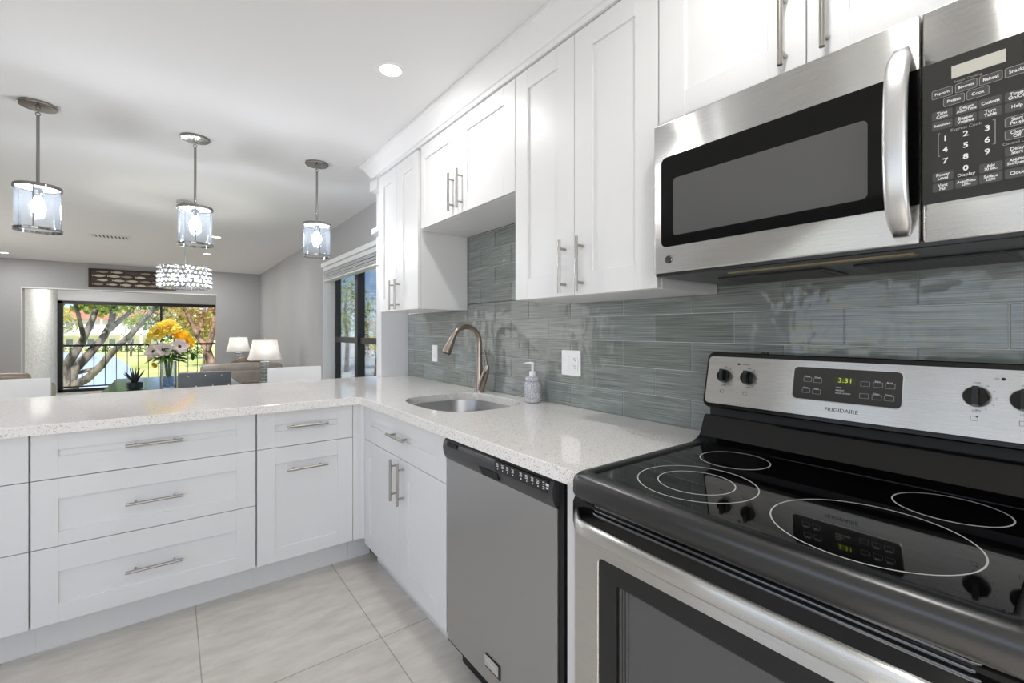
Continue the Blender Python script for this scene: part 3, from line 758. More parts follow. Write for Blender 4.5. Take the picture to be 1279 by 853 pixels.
# riser and upright control panel
prz = [(.520, .900), (.520, .9235), (.540, .9285), (.553, .936), (.562, .950), (.580, .990), (.586, .9975), (.598, .998), (.604, .990), (.604, .96), (.66, .96), (.66, .900)]
MB().prism(prz, 'x', .003, RW - .003).build('riser', M['blackenamel'], rg, angle=25)
MB().box(.014, RW - .014, .598, .66, .955, 1.05).build('neck', M['blackmatte'], rg)
# panel plane leans back: frame origin at its top edge
Dv = Vector((0, -.035, -.155)).normalized()      # down the face, in range-local (y towards wall)
tilt = math.atan2(.035, .155)
def face(x, s, out=0.0):
    """point on the leaning panel face: s metres down from the top edge, out metres in front"""
    return Vector((x, .615, 1.190)) + Dv * s + Vector((0, -math.cos(tilt), math.sin(tilt))) * out
def fprism(mb, poly, o0, o1):
    return mb.ring_loft([[face(x, s, o0) for x, s in poly], [face(x, s, o1) for x, s in poly]])
sh = MB()
o1 = rrect(.0, RW, -.006, .170, .022, 6); o2 = rrect(.003, RW - .003, -.003, .167, .020, 6)
sh.ring_loft([[face(x, s, -.045 if s > .08 else -.030) for x, s in o2], [face(x, s, -.006) for x, s in o1], [face(x, s, .001) for x, s in o1], [face(x, s, .004) for x, s in o2],
              [face(x, s, .004) for x, s in rrect(.007, RW - .007, .007, .158, .014, 6)]], (True, True))
bgd = sh.build('backguard', M['blackenamel'], rg, angle=30)
fprism(MB(), rrect(.0075, RW - .0075, .0085, .1565, .013, 6), .003, .0052).build('panel_face', M['steel'], bgd, angle=25)
dsp = fprism(MB(), rrect(.258, .493, .026, .1145, .012, 6), .0045, .0066).build('clock_panel', M['keyglass'], bgd, angle=25)
# thin bright bezel
b1 = rrect(.2565, .4945, .0245, .116, .0135, 6); b2 = rrect(.259, .492, .027, .1135, .011, 6)
MB().ring_loft([[face(x, s, .005) for x, s in b1], [face(x, s, .0076) for x, s in b1], [face(x, s, .0076) for x, s in b2], [face(x, s, .0064) for x, s in b2]], (False, False)).build('bezel', M['chrome'], dsp, angle=25)
frot = (PI / 2 - tilt, 0, 0)
fprism(MB(), rrect(.3515, .4005, .0475, .066, .001), .0064, .0072).build('clock_window', M['clockbg'], dsp)
text('clock_digits', '3:31', .0165, M['clock'], dsp, face(.3785, .0568, .0074), frot, sx=1.15)
for xx, ss, body in ((.293, .060, 'Clock'), (.317, .061, 'Timer'), (.2915, .0905, 'Clean'), (.316, .0915, 'Start'), (.420, .061, ''), (.4455, .061, 'Bake'), (.469, .062, 'Broil'), (.4195, .091, ''), (.4445, .0915, 'Clear'), (.4685, .0915, 'Temp')):
    pw, ph = .0095, .0062
    q1 = rrect(xx - pw, xx + pw, ss - ph, ss + ph, .001, 2); q2 = rrect(xx - pw + .0008, xx + pw - .0008, ss - ph + .0008, ss + ph - .0008, .0008, 2)
    MB().ring_loft([[face(x, s, .0066) for x, s in q1], [face(x, s, .0069) for x, s in q1], [face(x, s, .0069) for x, s in q2], [face(x, s, .0066) for x, s in q2]], (False, False)).build('button', M['textgrey'], dsp)
    if body: text('button_legend', body, .0058, M['textwhite'], dsp, face(xx - .001, ss - .0078, .0069), frot)
for k, body in enumerate(('LOCK', 'PREHEAT', 'DOOR LOCKED')):
    text('status_legend', body, .0046, M['textwhite'], dsp, face(.3585, .0755 + k * .0072, .0069), frot, align='LEFT')
text('brand_lettering', 'FRIGIDAIRE', .0140, M['textblack'], bgd, face(.3735, .1345, .0054), frot, sx=1.02)
def knob(x, s, turn, r):
    k = MB()
    def kp(a, rad, o): return face(x + rad * math.cos(a), s + rad * math.sin(a), o)
    rings = [[kp(2 * PI * i / 28, rad, o) for i in range(28)] for rad, o in ((r * .96, .005), (r, .007), (r * .97, .016), (r * .86, .021))]
    k.ring_loft(rings, (True, True))
    ko = k.build('knob', M['blackenamel'], bgd, angle=40)
    c_, s_ = math.cos(turn), math.sin(turn)
    def g(u, v, o): return face(x + u * c_ - v * s_, s + u * s_ + v * c_, o)
    hw = r * .26
    gr = MB().ring_loft([[g(-hw, -r * .94, .018), g(hw, -r * .94, .018), g(hw, r * .94, .018), g(-hw, r * .94, .018)],
                         [g(-hw * .8, -r * .90, .033), g(hw * .8, -r * .90, .033), g(hw * .8, r * .90, .033), g(-hw * .8, r * .90, .033)]])
    gr.build('grip', M['blackplastic'], ko)
    MB().ring_loft([[g(-.0011, -r * .93, .0185), g(.0011, -r * .93, .0185), g(.0011, -r * .66, .0335), g(-.0011, -r * .66, .0335)],
                    [g(-.0011, -r * .96, .0190), g(.0011, -r * .96, .0190), g(.0011, -r * .66, .0340), g(-.0011, -r * .66, .0340)]]).build('pointer', M['textwhite'], ko)
    for t_, body in ((-PI / 2, 'OFF'), (PI / 2, 'LOW')):
        text('dial_legend', body, .0058, M['textblack'], bgd, face(x + (r + .0075) * math.cos(t_), s + (r + .0075) * math.sin(t_), .0054), frot)
    for i in range(6):
        t_ = -PI / 2 + .55 + i * .52
        text('dial_number', str(9 - i) if i else 'HI', .0052, M['textblack'], bgd, face(x + (r + .0065) * math.cos(t_), s + (r + .0065) * math.sin(t_), .0054), frot)
for x, turn, R_ in ((.064, -.12, .0208), (.136, -.05, .0208), (.615, 0, .0222), (.684, 0, .0222)): knob(x, .070, turn, R_)
# small burner-position symbols and indicator lamps
for x, dx, ds in ((.060, -.003, .002), (.130, -.003, -.003), (.612, .004, -.004), (.682, .004, .004)):
    q1 = rrect(x - .006, x + .006, .1115, .1215, .0006, 1); q2 = rrect(x - .0053, x + .0053, .1122, .1208, .0005, 1)
    MB().ring_loft([[face(a, s, .0052) for a, s in q1], [face(a, s, .0055) for a, s in q1], [face(a, s, .0055) for a, s in q2], [face(a, s, .0052) for a, s in q2]], (False, False)).build('burner_symbol', M['textblack'], bgd)
    MB().ball(face(x + dx, .1165 + ds, .0052), .0018, (1, .4, 1), 10, 6).build('symbol_dot', M['textblack'], bgd)
for x, s in ((.103, .030), (.653, .0285)):
    MB().ball(face(x, s, .005), .0034, (1, .6, 1), 12, 8).build('indicator_lamp', M['led'], bgd)
    text('indicator_legend', 'HOT SURFACE' if x < .3 else 'ON', .005, M['textblack'], bgd, face(x + (.017 if x < .3 else -.010), s, .0054), frot)
MB().cyl(face(.168, -.006, -.012), face(.168, -.013, -.012), .011, 12).build('vent_cap', M['blackplastic'], bgd)

# ================================================================== MICROWAVE
MZ0, MZ1 = 1.420, 1.838
mw = thing('microwave', 'stainless steel over-the-range microwave with a bowed handle and black keypad', 'microwave', (-.400, -.127, 0), R90)
MB().box(.004, RW, .028, .3985, MZ0 + .006, MZ1).build('body', M['blackplastic'], mw)
SPL = .5675
def slab(x0, x1, z0, z1, rl=.008):
    ring = []
    a = rrect(x0, x1, z0, z1, .003, 3); b = rrect(x0 + .004, x1 - .0015, z0 + .005, z1 - .003, .004, 3)
    return MB().ring_loft([[(x, .03, z) for x, z in a], [(x, .005, z) for x, z in a], [(x, .0, z) for x, z in b]])
door = slab(0, SPL - .0015, MZ0, MZ1).build('door', M['steel'], mw, angle=50)
def halfround(x0, x1, z0, z1, r, n=6):
    p = [(x1, z0), (x1, z1)]
    for i in range(n + 1):
        a = PI / 2 + PI / 2 * i / n; p.append((x0 + r + r * math.cos(a), z1 - r + r * math.sin(a)))
    for i in range(n + 1):
        a = PI + PI / 2 * i / n; p.append((x0 + r + r * math.cos(a), z0 + r + r * math.sin(a)))
    return p
dg = MB().prism(halfround(.027, SPL - .002, 1.493, 1.738, .016), 'y', -.0022, .002).build('door_glass', M['doorblack'], door)
MB().prism(rrect(.064, .490, 1.521, 1.675, .010), 'y', -.0028, -.001).build('viewing_screen', M['screen'], dg)
frm = slab(SPL + .0015, RW, MZ0, MZ1).build('control_frame', M['steel'], mw, angle=50)
kg = MB().box(SPL + .002, .752, -.0022, .003, 1.490, 1.739, .0008).build('control_panel', M['keyglass'], frm)
MB().box(.608, .672, -.0030, -.002, 1.7005, 1.7215).build('display', M['lcd'], kg)
KEYS = [('Popcorn', .596, 1.681, 1), ('Beverage', .626, 1.681, 1), ('Reheat', .655, 1.681, 1), ('Snacks', .684, 1.681, 1), ('Potato', .611, 1.663, 1), ('Cook', .640, 1.663, 1),
        ('Time\nCook', .596, 1.643, 0), ('Defrost\nAuto/Time', .6265, 1.6425, 0), ('Custom', .6545, 1.642, 0), ('Timer\nOn/Off', .684, 1.6415, 0),
        ('Reminder', .596, 1.6255, 0), ('Beeper\nVolume', .6255, 1.6245, 0), ('Turn\nTable', .6545, 1.6245, 0), ('Help', .684, 1.624, 0),
        ('Start\nPause', .684, 1.601, 1), ('Clear\nOff', .684, 1.580, 1), ('Delay\nStart', .684, 1.5535, 0), ('AM/PM\nSet/Speed', .684, 1.536, 0), ('Clock', .684, 1.5175, 0),
        ('Power\nLevel', .597, 1.535, 0), ('Add\n30 sec.', .655, 1.5345, 0), ('Vent\nFan', .597, 1.5165, 0), ('Auto/Nite\nLight', .6262, 1.5165, 0), ('Surface\nLight', .655, 1.5170, 0)]
for body, x, z, ol in KEYS:
    hw, hh = .0133, .0078
    kb = MB().prism(rrect(x - hw, x + hw, z - hh, z + hh, .0025, 4), 'y', -.0027, -.0018).build('key', M['keybtn'], kg)
    if ol:
        q1 = rrect(x - hw, x + hw, z - hh, z + hh, .0025, 3); q2 = rrect(x - hw + .0006, x + hw - .0006, z - hh + .0006, z + hh - .0006, .002, 3)
        MB().ring_loft([[(a, -.0026, b) for a, b in q1], [(a, -.0031, b) for a, b in q1], [(a, -.0031, b) for a, b in q2], [(a, -.0026, b) for a, b in q2]], (False, False)).build('key_outline', M['textgrey'], kb)
    nl = max(len(s_) for s_ in body.split('\n'))
    text('key_legend', body, .0074 if nl < 7 else .0062, M['textwhite'], kb, (x, -.0029, z), sx=.88, bold=.00012)
for body, x, z in (('1', .600, 1.600), ('2', .6255, 1.600), ('3', .651, 1.600), ('4', .600, 1.5805), ('5', .6255, 1.5805), ('6', .651, 1.5805), ('7', .600, 1.561), ('8', .6255, 1.561), ('9', .651, 1.561), ('0', .6255, 1.5415)):
    text('digit', body, .0125, M['textwhite'], kg, (x, -.0024, z), sx=1.1, bold=.0003)
for body, x, z, sz in (('Express Cook', .6255, 1.6115, .0066), ('Display', .626, 1.5305, .0074), ('Sensor Cooking', .628, 1.6935, .0052), ('Control Lock', .684, 1.5665, .0058)):
    text('panel_legend', body, sz, M['textgrey'] if sz < .007 else M['textwhite'], kg, (x, -.0024, z))
MB().box(.5908, .5916, -.0028, -.002, 1.571, 1.6115).box(.5908, .5935, -.0028, -.002, 1.571, 1.5718).box(.5908, .5935, -.0028, -.002, 1.6107, 1.6115).box(.6596, .6604, -.0028, -.002, 1.571, 1.6115).box(.657, .6604, -.0028, -.002, 1.571, 1.5718).box(.657, .6604, -.0028, -.002, 1.6107, 1.6115).build('keypad_bracket', M['textgrey'], kg)
# bowed handle
rings = []
for i in range(31):
    u = i / 30; z = 1.437 + u * .345
    e_ = min(u, 1 - u) * .345
    y = -.006 - .034 * (1 - math.exp(-(e_ / .040) ** 1.3)) - .012 * math.sin(PI * u)
    hw = .0175 * (1 - .35 * math.exp(-(e_ / .014) ** 2)); hd_ = .0085
    rings.append([(.542 + hw * math.copysign(abs(math.cos(t_)) ** .6, math.cos(t_)), y + hd_ * math.copysign(abs(math.sin(t_)) ** .6, math.sin(t_)), z) for t_ in [2 * PI * k / 18 for k in range(18)]])
MB().ring_loft(rings).build('handle', M['handle_pale'], door, angle=60)
# round maker's badge
bdg = MB().lathe([(.0005, .0032), (.0098, .0032), (.0110, .0018), (.0110, 0)], (0, 0, 0), 28).build('badge', M['polished'], door)
bdg.location = (.050, -.0005, 1.458); bdg.rotation_euler = (PI / 2, 0, 0)
MB().torus((0, 0, .0033), .0084, .0009, 28, 6).build('badge_ring', M['textblack'], bdg)
text('badge_lettering', 'GE', .0100, M['textblack'], bdg, (0, 0, .0034), (0, 0, 0), shear=.25, bold=.0003)
# underside: light bar, grease filters, vents
ub = MB().box(.006, RW - .002, .002, .396, MZ0 - .006, MZ0 + .008, .002).build('underside', M['blackplastic'], mw)
gr = MB()
for i in range(52): gr.box(.19 + i * .0068, .19 + i * .0068 + .004, .055, .075, MZ0 - .0095, MZ0 - .005)
gr.box(.185, .548, .053, .055, MZ0 - .0095, MZ0 - .005).box(.185, .548, .075, .077, MZ0 - .0095, MZ0 - .005)
gr.build('vent_grille', mat('grille_tan', (150, 138, 112), .5), ub)
for x in (.10, .42):
    fl = MB().box(x, x + .26, .16, .34, MZ0 - .010, MZ0 - .005, .002)
    for i in range(10): fl.box(x + .01, x + .25, .168 + i * .017, .176 + i * .017, MZ0 - .0115, MZ0 - .009)
    fl.build('grease_filter', M['darkplastic'], ub)

# ================================================================== CEILING LIGHTS
def downlight(x, y, label, watts, zc):
    d = thing('recessed_light', label, 'ceiling light', (x, y, zc), 0, 'recessed ceiling lights')
    MB().lathe([(.046, .012), (.046, -.002), (.052, -.005), (.066, -.004), (.070, 0.0)], (0, 0, 0), 32).build('trim_ring', M['trimwhite'], d)
    MB().lathe([(.0005, -.0025), (.0455, -.0025), (.0455, .004), (.0005, .004)], (0, 0, 0), 32).build('lens', M['lens'], d)
    light('lamp', 'AREA', watts, d, (0, 0, -.0065), (1, .985, .965), .09)
K = ZC - .006
downlight(-.698, 1.039, 'round recessed ceiling light over the aisle in front of the sink', KITCHEN_LIGHT_W, K)
downlight(-.698, -.55, 'round recessed ceiling light over the aisle in front of the range', KITCHEN_LIGHT_W, K)
downlight(-1.035, 5.83, 'nearest of the three recessed lights beyond the chandelier', LIVING_LIGHT_W, ZC)
downlight(-1.045, 7.40, 'middle of the three recessed lights beyond the chandelier', LIVING_LIGHT_W, ZC)
downlight(-1.028, 9.05, 'farthest of the three recessed lights beyond the chandelier, by the far wall', LIVING_LIGHT_W, ZC)
downlight(-3.488, 9.10, 'recessed ceiling light in the far left corner of the living room', LIVING_LIGHT_W, ZC)
downlight(-3.488, 6.2, 'recessed ceiling light on the left side of the living room', LIVING_LIGHT_W, ZC)

downlight(-2.95, 11.2, 'recessed ceiling light inside the balcony beside its stucco wall', 30.0, 2.4)

def pendant(x, y, label, z):
    p = thing('pendant_light', label, 'pendant lamp', (x, y, z), 0, 'glass pendant lights over the peninsula')
    MB().lathe([(.0005, 0), (.074, 0), (.076, -.004), (.076, -.016), (.072, -.020), (.0005, -.021)], (0, 0, 0), 40).build('canopy', M['polished'], p)
    ln = MB()
    ln.torus((0, 0, -.028), .008, .0022, 20, 8, 'y').torus((0, 0, -.041), .0085, .0022, 20, 8, 'x').torus((0, 0, -.0555), .0085, .0022, 20, 8, 'y')
    ln.build('chain_link', M['polished'], p)
    MB().cyl((0, 0, -.062), (0, 0, -.432), .0068, 16).build('stem', M['polished'], p)
    zt, zb_ = -.430, -.660
    MB().lathe([(.0005, zt + .004), (.090, zt + .004), (.093, zt), (.093, zt - .013), (.088, zt - .013), (.088, zt - .006), (.0005, zt - .005)], (0, 0, 0), 48).build('top_plate', M['polished'], p)
    MB().lathe([(.0005, zt - .0056), (.082, zt - .0066), (.082, zt - .0072), (.0005, zt - .0070)], (0, 0, 0), 40).build('reflector', M['trimwhite'], p)
    MB().lathe([(.084, zb_ + .014), (.084, zb_), (.092, zb_), (.093, zb_ + .003), (.093, zb_ + .012), (.091, zb_ + .014), (.084, zb_ + .014)], (0, 0, 0), 48).build('bottom_ring', M['polished'], p)
    MB().lathe([(.0875, zb_ + .008), (.0875, zt - .006)], (0, 0, 0), 48).lathe([(.0835, zb_ + .008), (.0835, zt - .006)], (0, 0, 0), 48).build('glass_cylinder', M['pendantglass'], p)
    for i in range(3):
        a = 2 * PI * i / 3 + .5
        MB().cyl((.0905 * math.cos(a), .0905 * math.sin(a), zb_ + .01), (.0905 * math.cos(a), .0905 * math.sin(a), zt), .0028, 8).build('rod', M['polished'], p)
    MB().lathe([(.0005, zt - .005), (.021, zt - .006), (.021, zt - .045), (.017, zt - .052), (.0005, zt - .052)], (0, 0, 0), 20).build('socket', M['polished'], p)
    MB().lathe([(.0005, zt - .052), (.012, zt - .054), (.016, zt - .064), (.027, zt - .088), (.030, zt - .104), (.026, zt - .122), (.014, zt - .133), (.0005, zt - .136)], (0, 0, 0), 20).build('bulb', M['pendantbulb'], p)
pendant(-2.031, 2.43, 'leftmost of the three clear glass cylinder pendants over the peninsula', ZC)
pendant(-1.367, 2.43, 'middle clear glass cylinder pendant, hanging in front of the crystal chandelier', ZC)
pendant(-.672, 2.43, 'clear glass cylinder pendant nearest the wall cabinets', ZC)

ch = thing('chandelier', 'round tiered crystal chandelier glowing over the dining table', 'chandelier', (-1.384, 4.15, ZC))
MB().lathe([(.0005, 0), (.062, 0), (.064, -.004), (.064, -.018), (.058, -.024), (.0005, -.026)], (0, 0, 0), 36).build('canopy', M['chrome'], ch)
MB().cyl((0, 0, -.02), (0, 0, -.62), .006, 12).build('stem', M['chrome'], ch)
for i in range(6):
    MB().torus((0, 0, -.598 - i * .0375), .195, .005, 48, 8).build('ring', M['chrome'], ch)
for r in range(5):
    cb = MB()
    for i in range(34):
        a = 2 * PI * (i + (r % 2) * .5) / 34
        cb.ball((0, 0, 0), .0165, (.62, 1.0, 1.05), 6, 4, Matrix.Translation((.199 * math.cos(a), .199 * math.sin(a), -.6165 - r * .0375)) @ Matrix.Rotation(a, 4, 'Z'))
    cb.build('crystal_row', M['crystal'], ch, angle=5)
sp = MB()
for i in range(4):
    a = PI / 4 + i * PI / 2
    sp.cyl((0, 0, -.605), (.195 * math.cos(a), .195 * math.sin(a), -.600), .004, 8)
sp.build('spoke', M['chrome'], ch)
for i in range(4):
    a = i * PI / 2 + .3
    MB().ball((.09 * math.cos(a), .09 * math.sin(a), -.69), .018, (1, 1, 1.5), 12, 8).build('bulb', M['bulb'], ch)
    light('lamp', 'POINT', CHANDELIER_W / 4, ch, (.09 * math.cos(a), .09 * math.sin(a), -.735), (1, .97, .93), .02)

vn = thing('air_vent', 'white slotted air vent on the living room ceiling', 'air vent', (-2.09, 6.58, ZC))
MB().box(-.19, .19, -.13, -.105, -.010, 0, .002).box(-.19, .19, .105, .13, -.010, 0, .002).box(-.19, -.165, -.105, .105, -.010, 0, .002).box(.165, .19, -.105, .105, -.010, 0, .002).build('frame', M['grille'], vn)
MB().box(-.166, .166, -.106, .106, -.003, -.001).build('backing', M['blackmatte'], vn)
for i in range(9):
    MB().box(-.165 + .037 * i + .004, -.165 + .037 * i + .026, -.105, .105, -.008, -.004, .001, mtx=None).build('slat', M['grille'], vn)

# ================================================================== FISH ARTWORK
ar = thing('wall_art', 'long dark framed picture with rows of pale fish above the far opening', 'picture', (-2.632, 9.797, 2.030))
AW, AH = 1.22, .325
MB().box(.02, AW - .02, -.012, 0, .02, AH - .02).build('panel', M['darkwood'], ar)
MB().box(0, AW, -.035, 0, 0, .022, .003).box(0, AW, -.035, 0, AH - .022, AH, .003).box(0, .022, -.035, 0, .022, AH - .022, .003).box(AW - .022, AW, -.035, 0, .022, AH - .022, .003).build('frame', M['darkwood'], ar)
def fish(x, z, ln, h, m):
    pts = []
    for i in range(13):
        u = i / 12; pts.append((x + u * ln * .84 + ln * .16, z + h / 2 * math.sin(PI * (u * .88 + .12) ) ** .8))
    low = [(a, 2 * z - b) for a, b in reversed(pts[:-1])]
    tail = [(x + ln * .10, z - h * .12), (x - ln * .02, z - h * .45), (x + ln * .03, z), (x - ln * .02, z + h * .45), (x + ln * .10, z + h * .12)]
    MB().prism(pts + low + tail, 'y', -.019, -.010).build('fish', m, ar, angle=30)
fr_ = random.Random(3)
for r in range(4):
    for i in range(6):
        k = fr_.choice(['fishpale', 'fishmid', 'fishdark', 'fishpale'])
        fish(.045 + i * .19 + (r % 2) * .07 + fr_.uniform(-.012, .012), .055 + r * .073, fr_.uniform(.145, .180), fr_.uniform(.034, .046), M[k])

# ================================================================== DINING AREA
dt = thing('dining_table', 'rectangular glass dining table with rounded corners under the chandelier', 'table', (-1.45, 4.60, 0))
gt = MB().prism(rrect(-.50, .50, -.95, .95, .10, 8), 'z', .738, .750).build('glass_top', M['tableglass'], dt)
MB().prism(rrect(-.502, .502, -.952, .952, .101, 8), 'z', .741, .7465).build('edge_band', mat('glass_edge', (54, 92, 92), .1), dt)
dt_e = dt.children[-1]
bmx = bmesh.new(); bmx.from_mesh(dt_e.data)
bmesh.ops.delete(bmx, geom=[f for f in bmx.faces if abs(f.normal.z) > .9], context='FACES'); bmx.to_mesh(dt_e.data); bmx.free()
for sx in (-1, 1):
    for sy in (-1, 1):
        MB().box(sx * .42 - .03, sx * .42 + .03, sy * .62 - .03, sy * .62 + .03, 0, .738, .004).build('leg', M['chrome'], dt)

def stool(x, label):
    s = thing('bar_stool', label, 'stool', (x, 2.86, 0), 0, 'white bar stools at the peninsula')
    MB().box(-.20, .20, -.21, .19, .63, .70, .02, 3).build('seat', M['stoolwhite'], s)
    b = MB(); n = 9
    rings = []
    for i in range(n):
        u = -1 + 2 * i / (n - 1); x_ = u * .195; y_ = .19 - .03 * (1 - u * u) * -1 - .02
        rings.append([(x_, y_ - .018, .66), (x_, y_ + .030, .66), (x_, y_ + .035, .955), (x_, y_ + .026, .972), (x_, y_ + .004, .975), (x_, y_ - .010, .960)])
    b.ring_loft(rings).build('backrest', M['stoolwhite'], s, angle=50)
    for sx in (-1, 1):
        for sy in (-1, 1):
            MB().cyl((sx * .16, sy * .16 - .01, .635), (sx * .19, sy * .19 - .01, 0), .013, 10).build('leg', M['chrome'], s)
    MB().box(-.185, .185, -.20, -.18, .22, .24, .004).box(-.185, .185, .165, .185, .22, .24, .004).build('footrest', M['chrome'], s)
stool(-.690, 'white bar stool back at the right end of the peninsula, near the side window')
stool(-2.272, 'white bar stool back at the left edge of the view behind the worktop')

dc = thing('dining_chair', 'charcoal tufted dining chair with crystal buttons beside the flower vase', 'chair', (-1.265, 3.50, 0))
MB().box(-.20, .20, -.02, .42, .42, .49, .02, 3).build('seat', M['chairdark'], dc)
MB().box(-.178, .178, -.045, .02, .47, .935, .008, 2).build('backrest', M['chairdark'], dc)
for r in range(3):
    for i in range(3):
        MB().ball((-.11 + i * .11 + (r % 2) * .05, -.047, .905 - r * .08), .0065, (1, .6, 1), 8, 6).build('button', M['chrome'], dc)
for sx in (-1, 1):
    for yy in (0, .39): MB().box(sx * .17 - .018, sx * .17 + .018, yy - .018, yy + .018, 0, .425, .003).build('leg', M['blackmatte'], dc)

# vase with its flowers
VX, VY, VZ = -1.503, 4.15, .7502
vs = thing('vase', 'clear cylindrical glass vase part filled with pale blue beads on the glass table', 'vase', (VX, VY, VZ))
MB().lathe([(.0005, .002), (.0595, .002), (.0600, .245), (.0560, .245), (.0555, .012), (.0005, .012)], (0, 0, 0), 32).build('glass', M['vaseglass'], vs)
bd_ = MB(); rb = random.Random(5)
for i in range(170):
    a = rb.random() * 2 * PI; q = .046 * math.sqrt(rb.random()); bd_.ball((q * math.cos(a), q * math.sin(a), .022 + .085 * rb.random()), .0085, (1, 1, 1), 7, 5)
tag(bd_.build('beads', M['pebble'], vs), None, None, kind='stuff')
def flower(name, label, cat, pos, d, kind):
    """one stem with its head; pos relative to the vase foot, d the way the bloom faces"""
    p = Vector(pos); d = Vector(d).normalized(); up = Vector((0, 0, 1))
    f = thing(name, label, cat, (VX, VY, VZ), 0, 'flowers in the vase')
    base = Vector((p.x * .12, p.y * .12, .10)); mid = Vector((p.x * .25, p.y * .25, .25))
    path = [base.lerp(mid, i / 4) for i in range(5)] + [mid.lerp(p - d * .03, i / 5) for i in range(1, 6)] + [p]
    MB().tube(path, .0028, 8).build('stem', M['stem'], f)
    q = d.to_track_quat('Z', 'Y').to_matrix().to_4x4(); q.translation = p
    rf = random.Random(hash(name + str(pos)) % 999 if False else int(abs(p.x * 7919 + p.z * 1237) * 100) % 999)
    pm_ = MB()
    def petal(a, ln, wd, lift, curl, r0=.008):
        ring = []
        for u in (0, .25, .5, .75, .92, 1.0):
            wv_ = wd * (math.sin(PI * min(1, u * .86 + .10)) ** .7) * .5; r = r0 + ln * u * math.cos(lift); h = ln * u * math.sin(lift) + curl * u * u
            ring.append((r, wv_, h))
        vs_ = []
        for r, wv_, h in ring:
            vs_.append([q @ Vector((r * math.cos(a) - k * wv_ * math.sin(a), r * math.sin(a) + k * wv_ * math.cos(a), h + abs(k) * wd * .12)) for k in (-1, 0, 1)])
        pm_.ring_loft(vs_, (False, False), closed=False)
    if kind == 'sun': lay = [(16, .072, .030, .15, -.012), (14, .060, .027, .45, -.008), (12, .045, .022, .75, 0)]; pc = M['petal_gold']; cr0 = .020; cm = M['pollen_gold']
    elif kind == 'yellow': lay = [(12, .085, .045, .20, -.02), (11, .070, .040, .55, -.01), (9, .052, .034, .9, 0), (6, .035, .026, 1.2, 0)]; pc = M['petal_yellow']; cr0 = .010; cm = M['pollen_gold']
    elif kind == 'lily': lay = [(6, .095, .036, .55, -.05)]; pc = M['petal_pale']; cr0 = .008; cm = M['pollen_gold']
    elif kind == 'bud': lay = [(6, .032, .026, 1.0, -.004), (5, .030, .024, 1.3, 0)]; pc = M['petal_yellow']; cr0 = .006; cm = M['pollen_gold']
    else: lay = [(7, .062, .050, .22, .0), (6, .052, .044, .42, .0)]; pc = M['petal_white']; cr0 = .014; cm = M['pollen']
    for li, (n, ln, wd, lift, curl) in enumerate(lay):
        for i in range(n): petal(2 * PI * (i + .5 * li) / n + rf.uniform(-.1, .1), ln * rf.uniform(.88, 1.1), wd, lift + rf.uniform(-.08, .08), curl)
    pm_.build('petals', pc, f)
    MB().ball((0, 0, .006), cr0, (1, 1, .55), 12, 8, q).build('flower_centre', cm, f)
    return f
flower('yellow_dahlia', 'large layered yellow bloom at the top of the bouquet', 'flower', (.00, -.01, .545), (.1, -.8, .5), 'yellow')
flower('yellow_dahlia', 'yellow bloom at the upper left of the bouquet', 'flower', (-.075, -.02, .50), (-.5, -.7, .5), 'yellow')
flower('sunflower', 'golden sunflower on the right side of the bouquet', 'flower', (.125, -.03, .415), (.45, -.85, .3), 'sun')
flower('sunflower', 'small golden sunflower above the cream blooms', 'flower', (.085, .01, .47), (.3, -.7, .65), 'sun')
flower('yellow_lily', 'pale yellow lily pointing out to the far left of the bouquet', 'flower', (-.115, -.01, .455), (-.9, -.4, .3), 'lily')
flower('cream_anemone', 'cream flower with a dark centre low in the middle of the bouquet', 'flower', (-.035, -.085, .350), (-.1, -.95, .25), 'anem')
flower('cream_anemone', 'cream flower with a dark centre right of the middle of the bouquet', 'flower', (.078, -.085, .375), (.3, -.9, .35), 'anem')
flower('cream_anemone', 'cream flower with a dark centre at the left of the bouquet', 'flower', (-.100, -.055, .335), (-.5, -.8, .3), 'anem')
flower('yellow_bud', 'small yellow bud hanging at the lower left of the bouquet', 'flower', (-.085, -.055, .225), (-.5, -.7, -.3), 'bud')
flower('yellow_bud', 'small yellow bud below the cream flower at the left', 'flower', (-.115, -.03, .275), (-.8, -.5, .0), 'bud')
gr_ = thing('greenery_sprig', 'bunch of green leaves at the neck of the vase', 'leaves', (VX, VY, VZ), 0, 'greenery in the vase')
def leaves(parent, spots, ln, wd, m, rr):
    mb = MB()
    for p, dr_ in spots:
        p = Vector(p); dr_ = Vector(dr_).normalized(); side = dr_.cross(Vector((0, 0, 1))).normalized(); nrm = side.cross(dr_)
        l_ = ln * rr.uniform(.7, 1.2); rows = []
        for u in (0, .3, .6, .85, 1.0):
            w2_ = wd * math.sin(PI * min(.98, u * .9 + .06)) * .5; c_ = p + dr_ * l_ * u - Vector((0, 0, 1)) * .25 * l_ * u * u
            rows.append([c_ - side * w2_ + nrm * w2_ * .3, c_, c_ + side * w2_ + nrm * w2_ * .3])
        mb.ring_loft(rows, (False, False), closed=False)
    return mb.build('leaf', m, parent)
rl = random.Random(11)
spots = []
for i in range(64):
    a = rl.uniform(0, 2 * PI); r = rl.uniform(.01, .075)
    spots.append(((r * math.cos(a), r * math.sin(a), rl.uniform(.25, .35)), (math.cos(a), math.sin(a), rl.uniform(-.2, .8))))
leaves(gr_, spots, .10, .042, M['leaf_flower'], rl)
MB().tube([(0, 0, .02), (.004, .003, .15), (.01, -.004, .28)], .004, 8).tube([(.01, .0, .02), (-.006, .004, .15), (-.02, .004, .28)], .004, 8).tube([(-.012, -.01, .02), (.01, -.01, .15), (.03, -.02, .28)], .004, 8).build('stem', M['stem'], gr_)
sg = thing('greenery_sprig', 'single leafy sprig reaching out to the right of the bouquet', 'leaves', (VX, VY, VZ), 0, 'greenery in the vase')
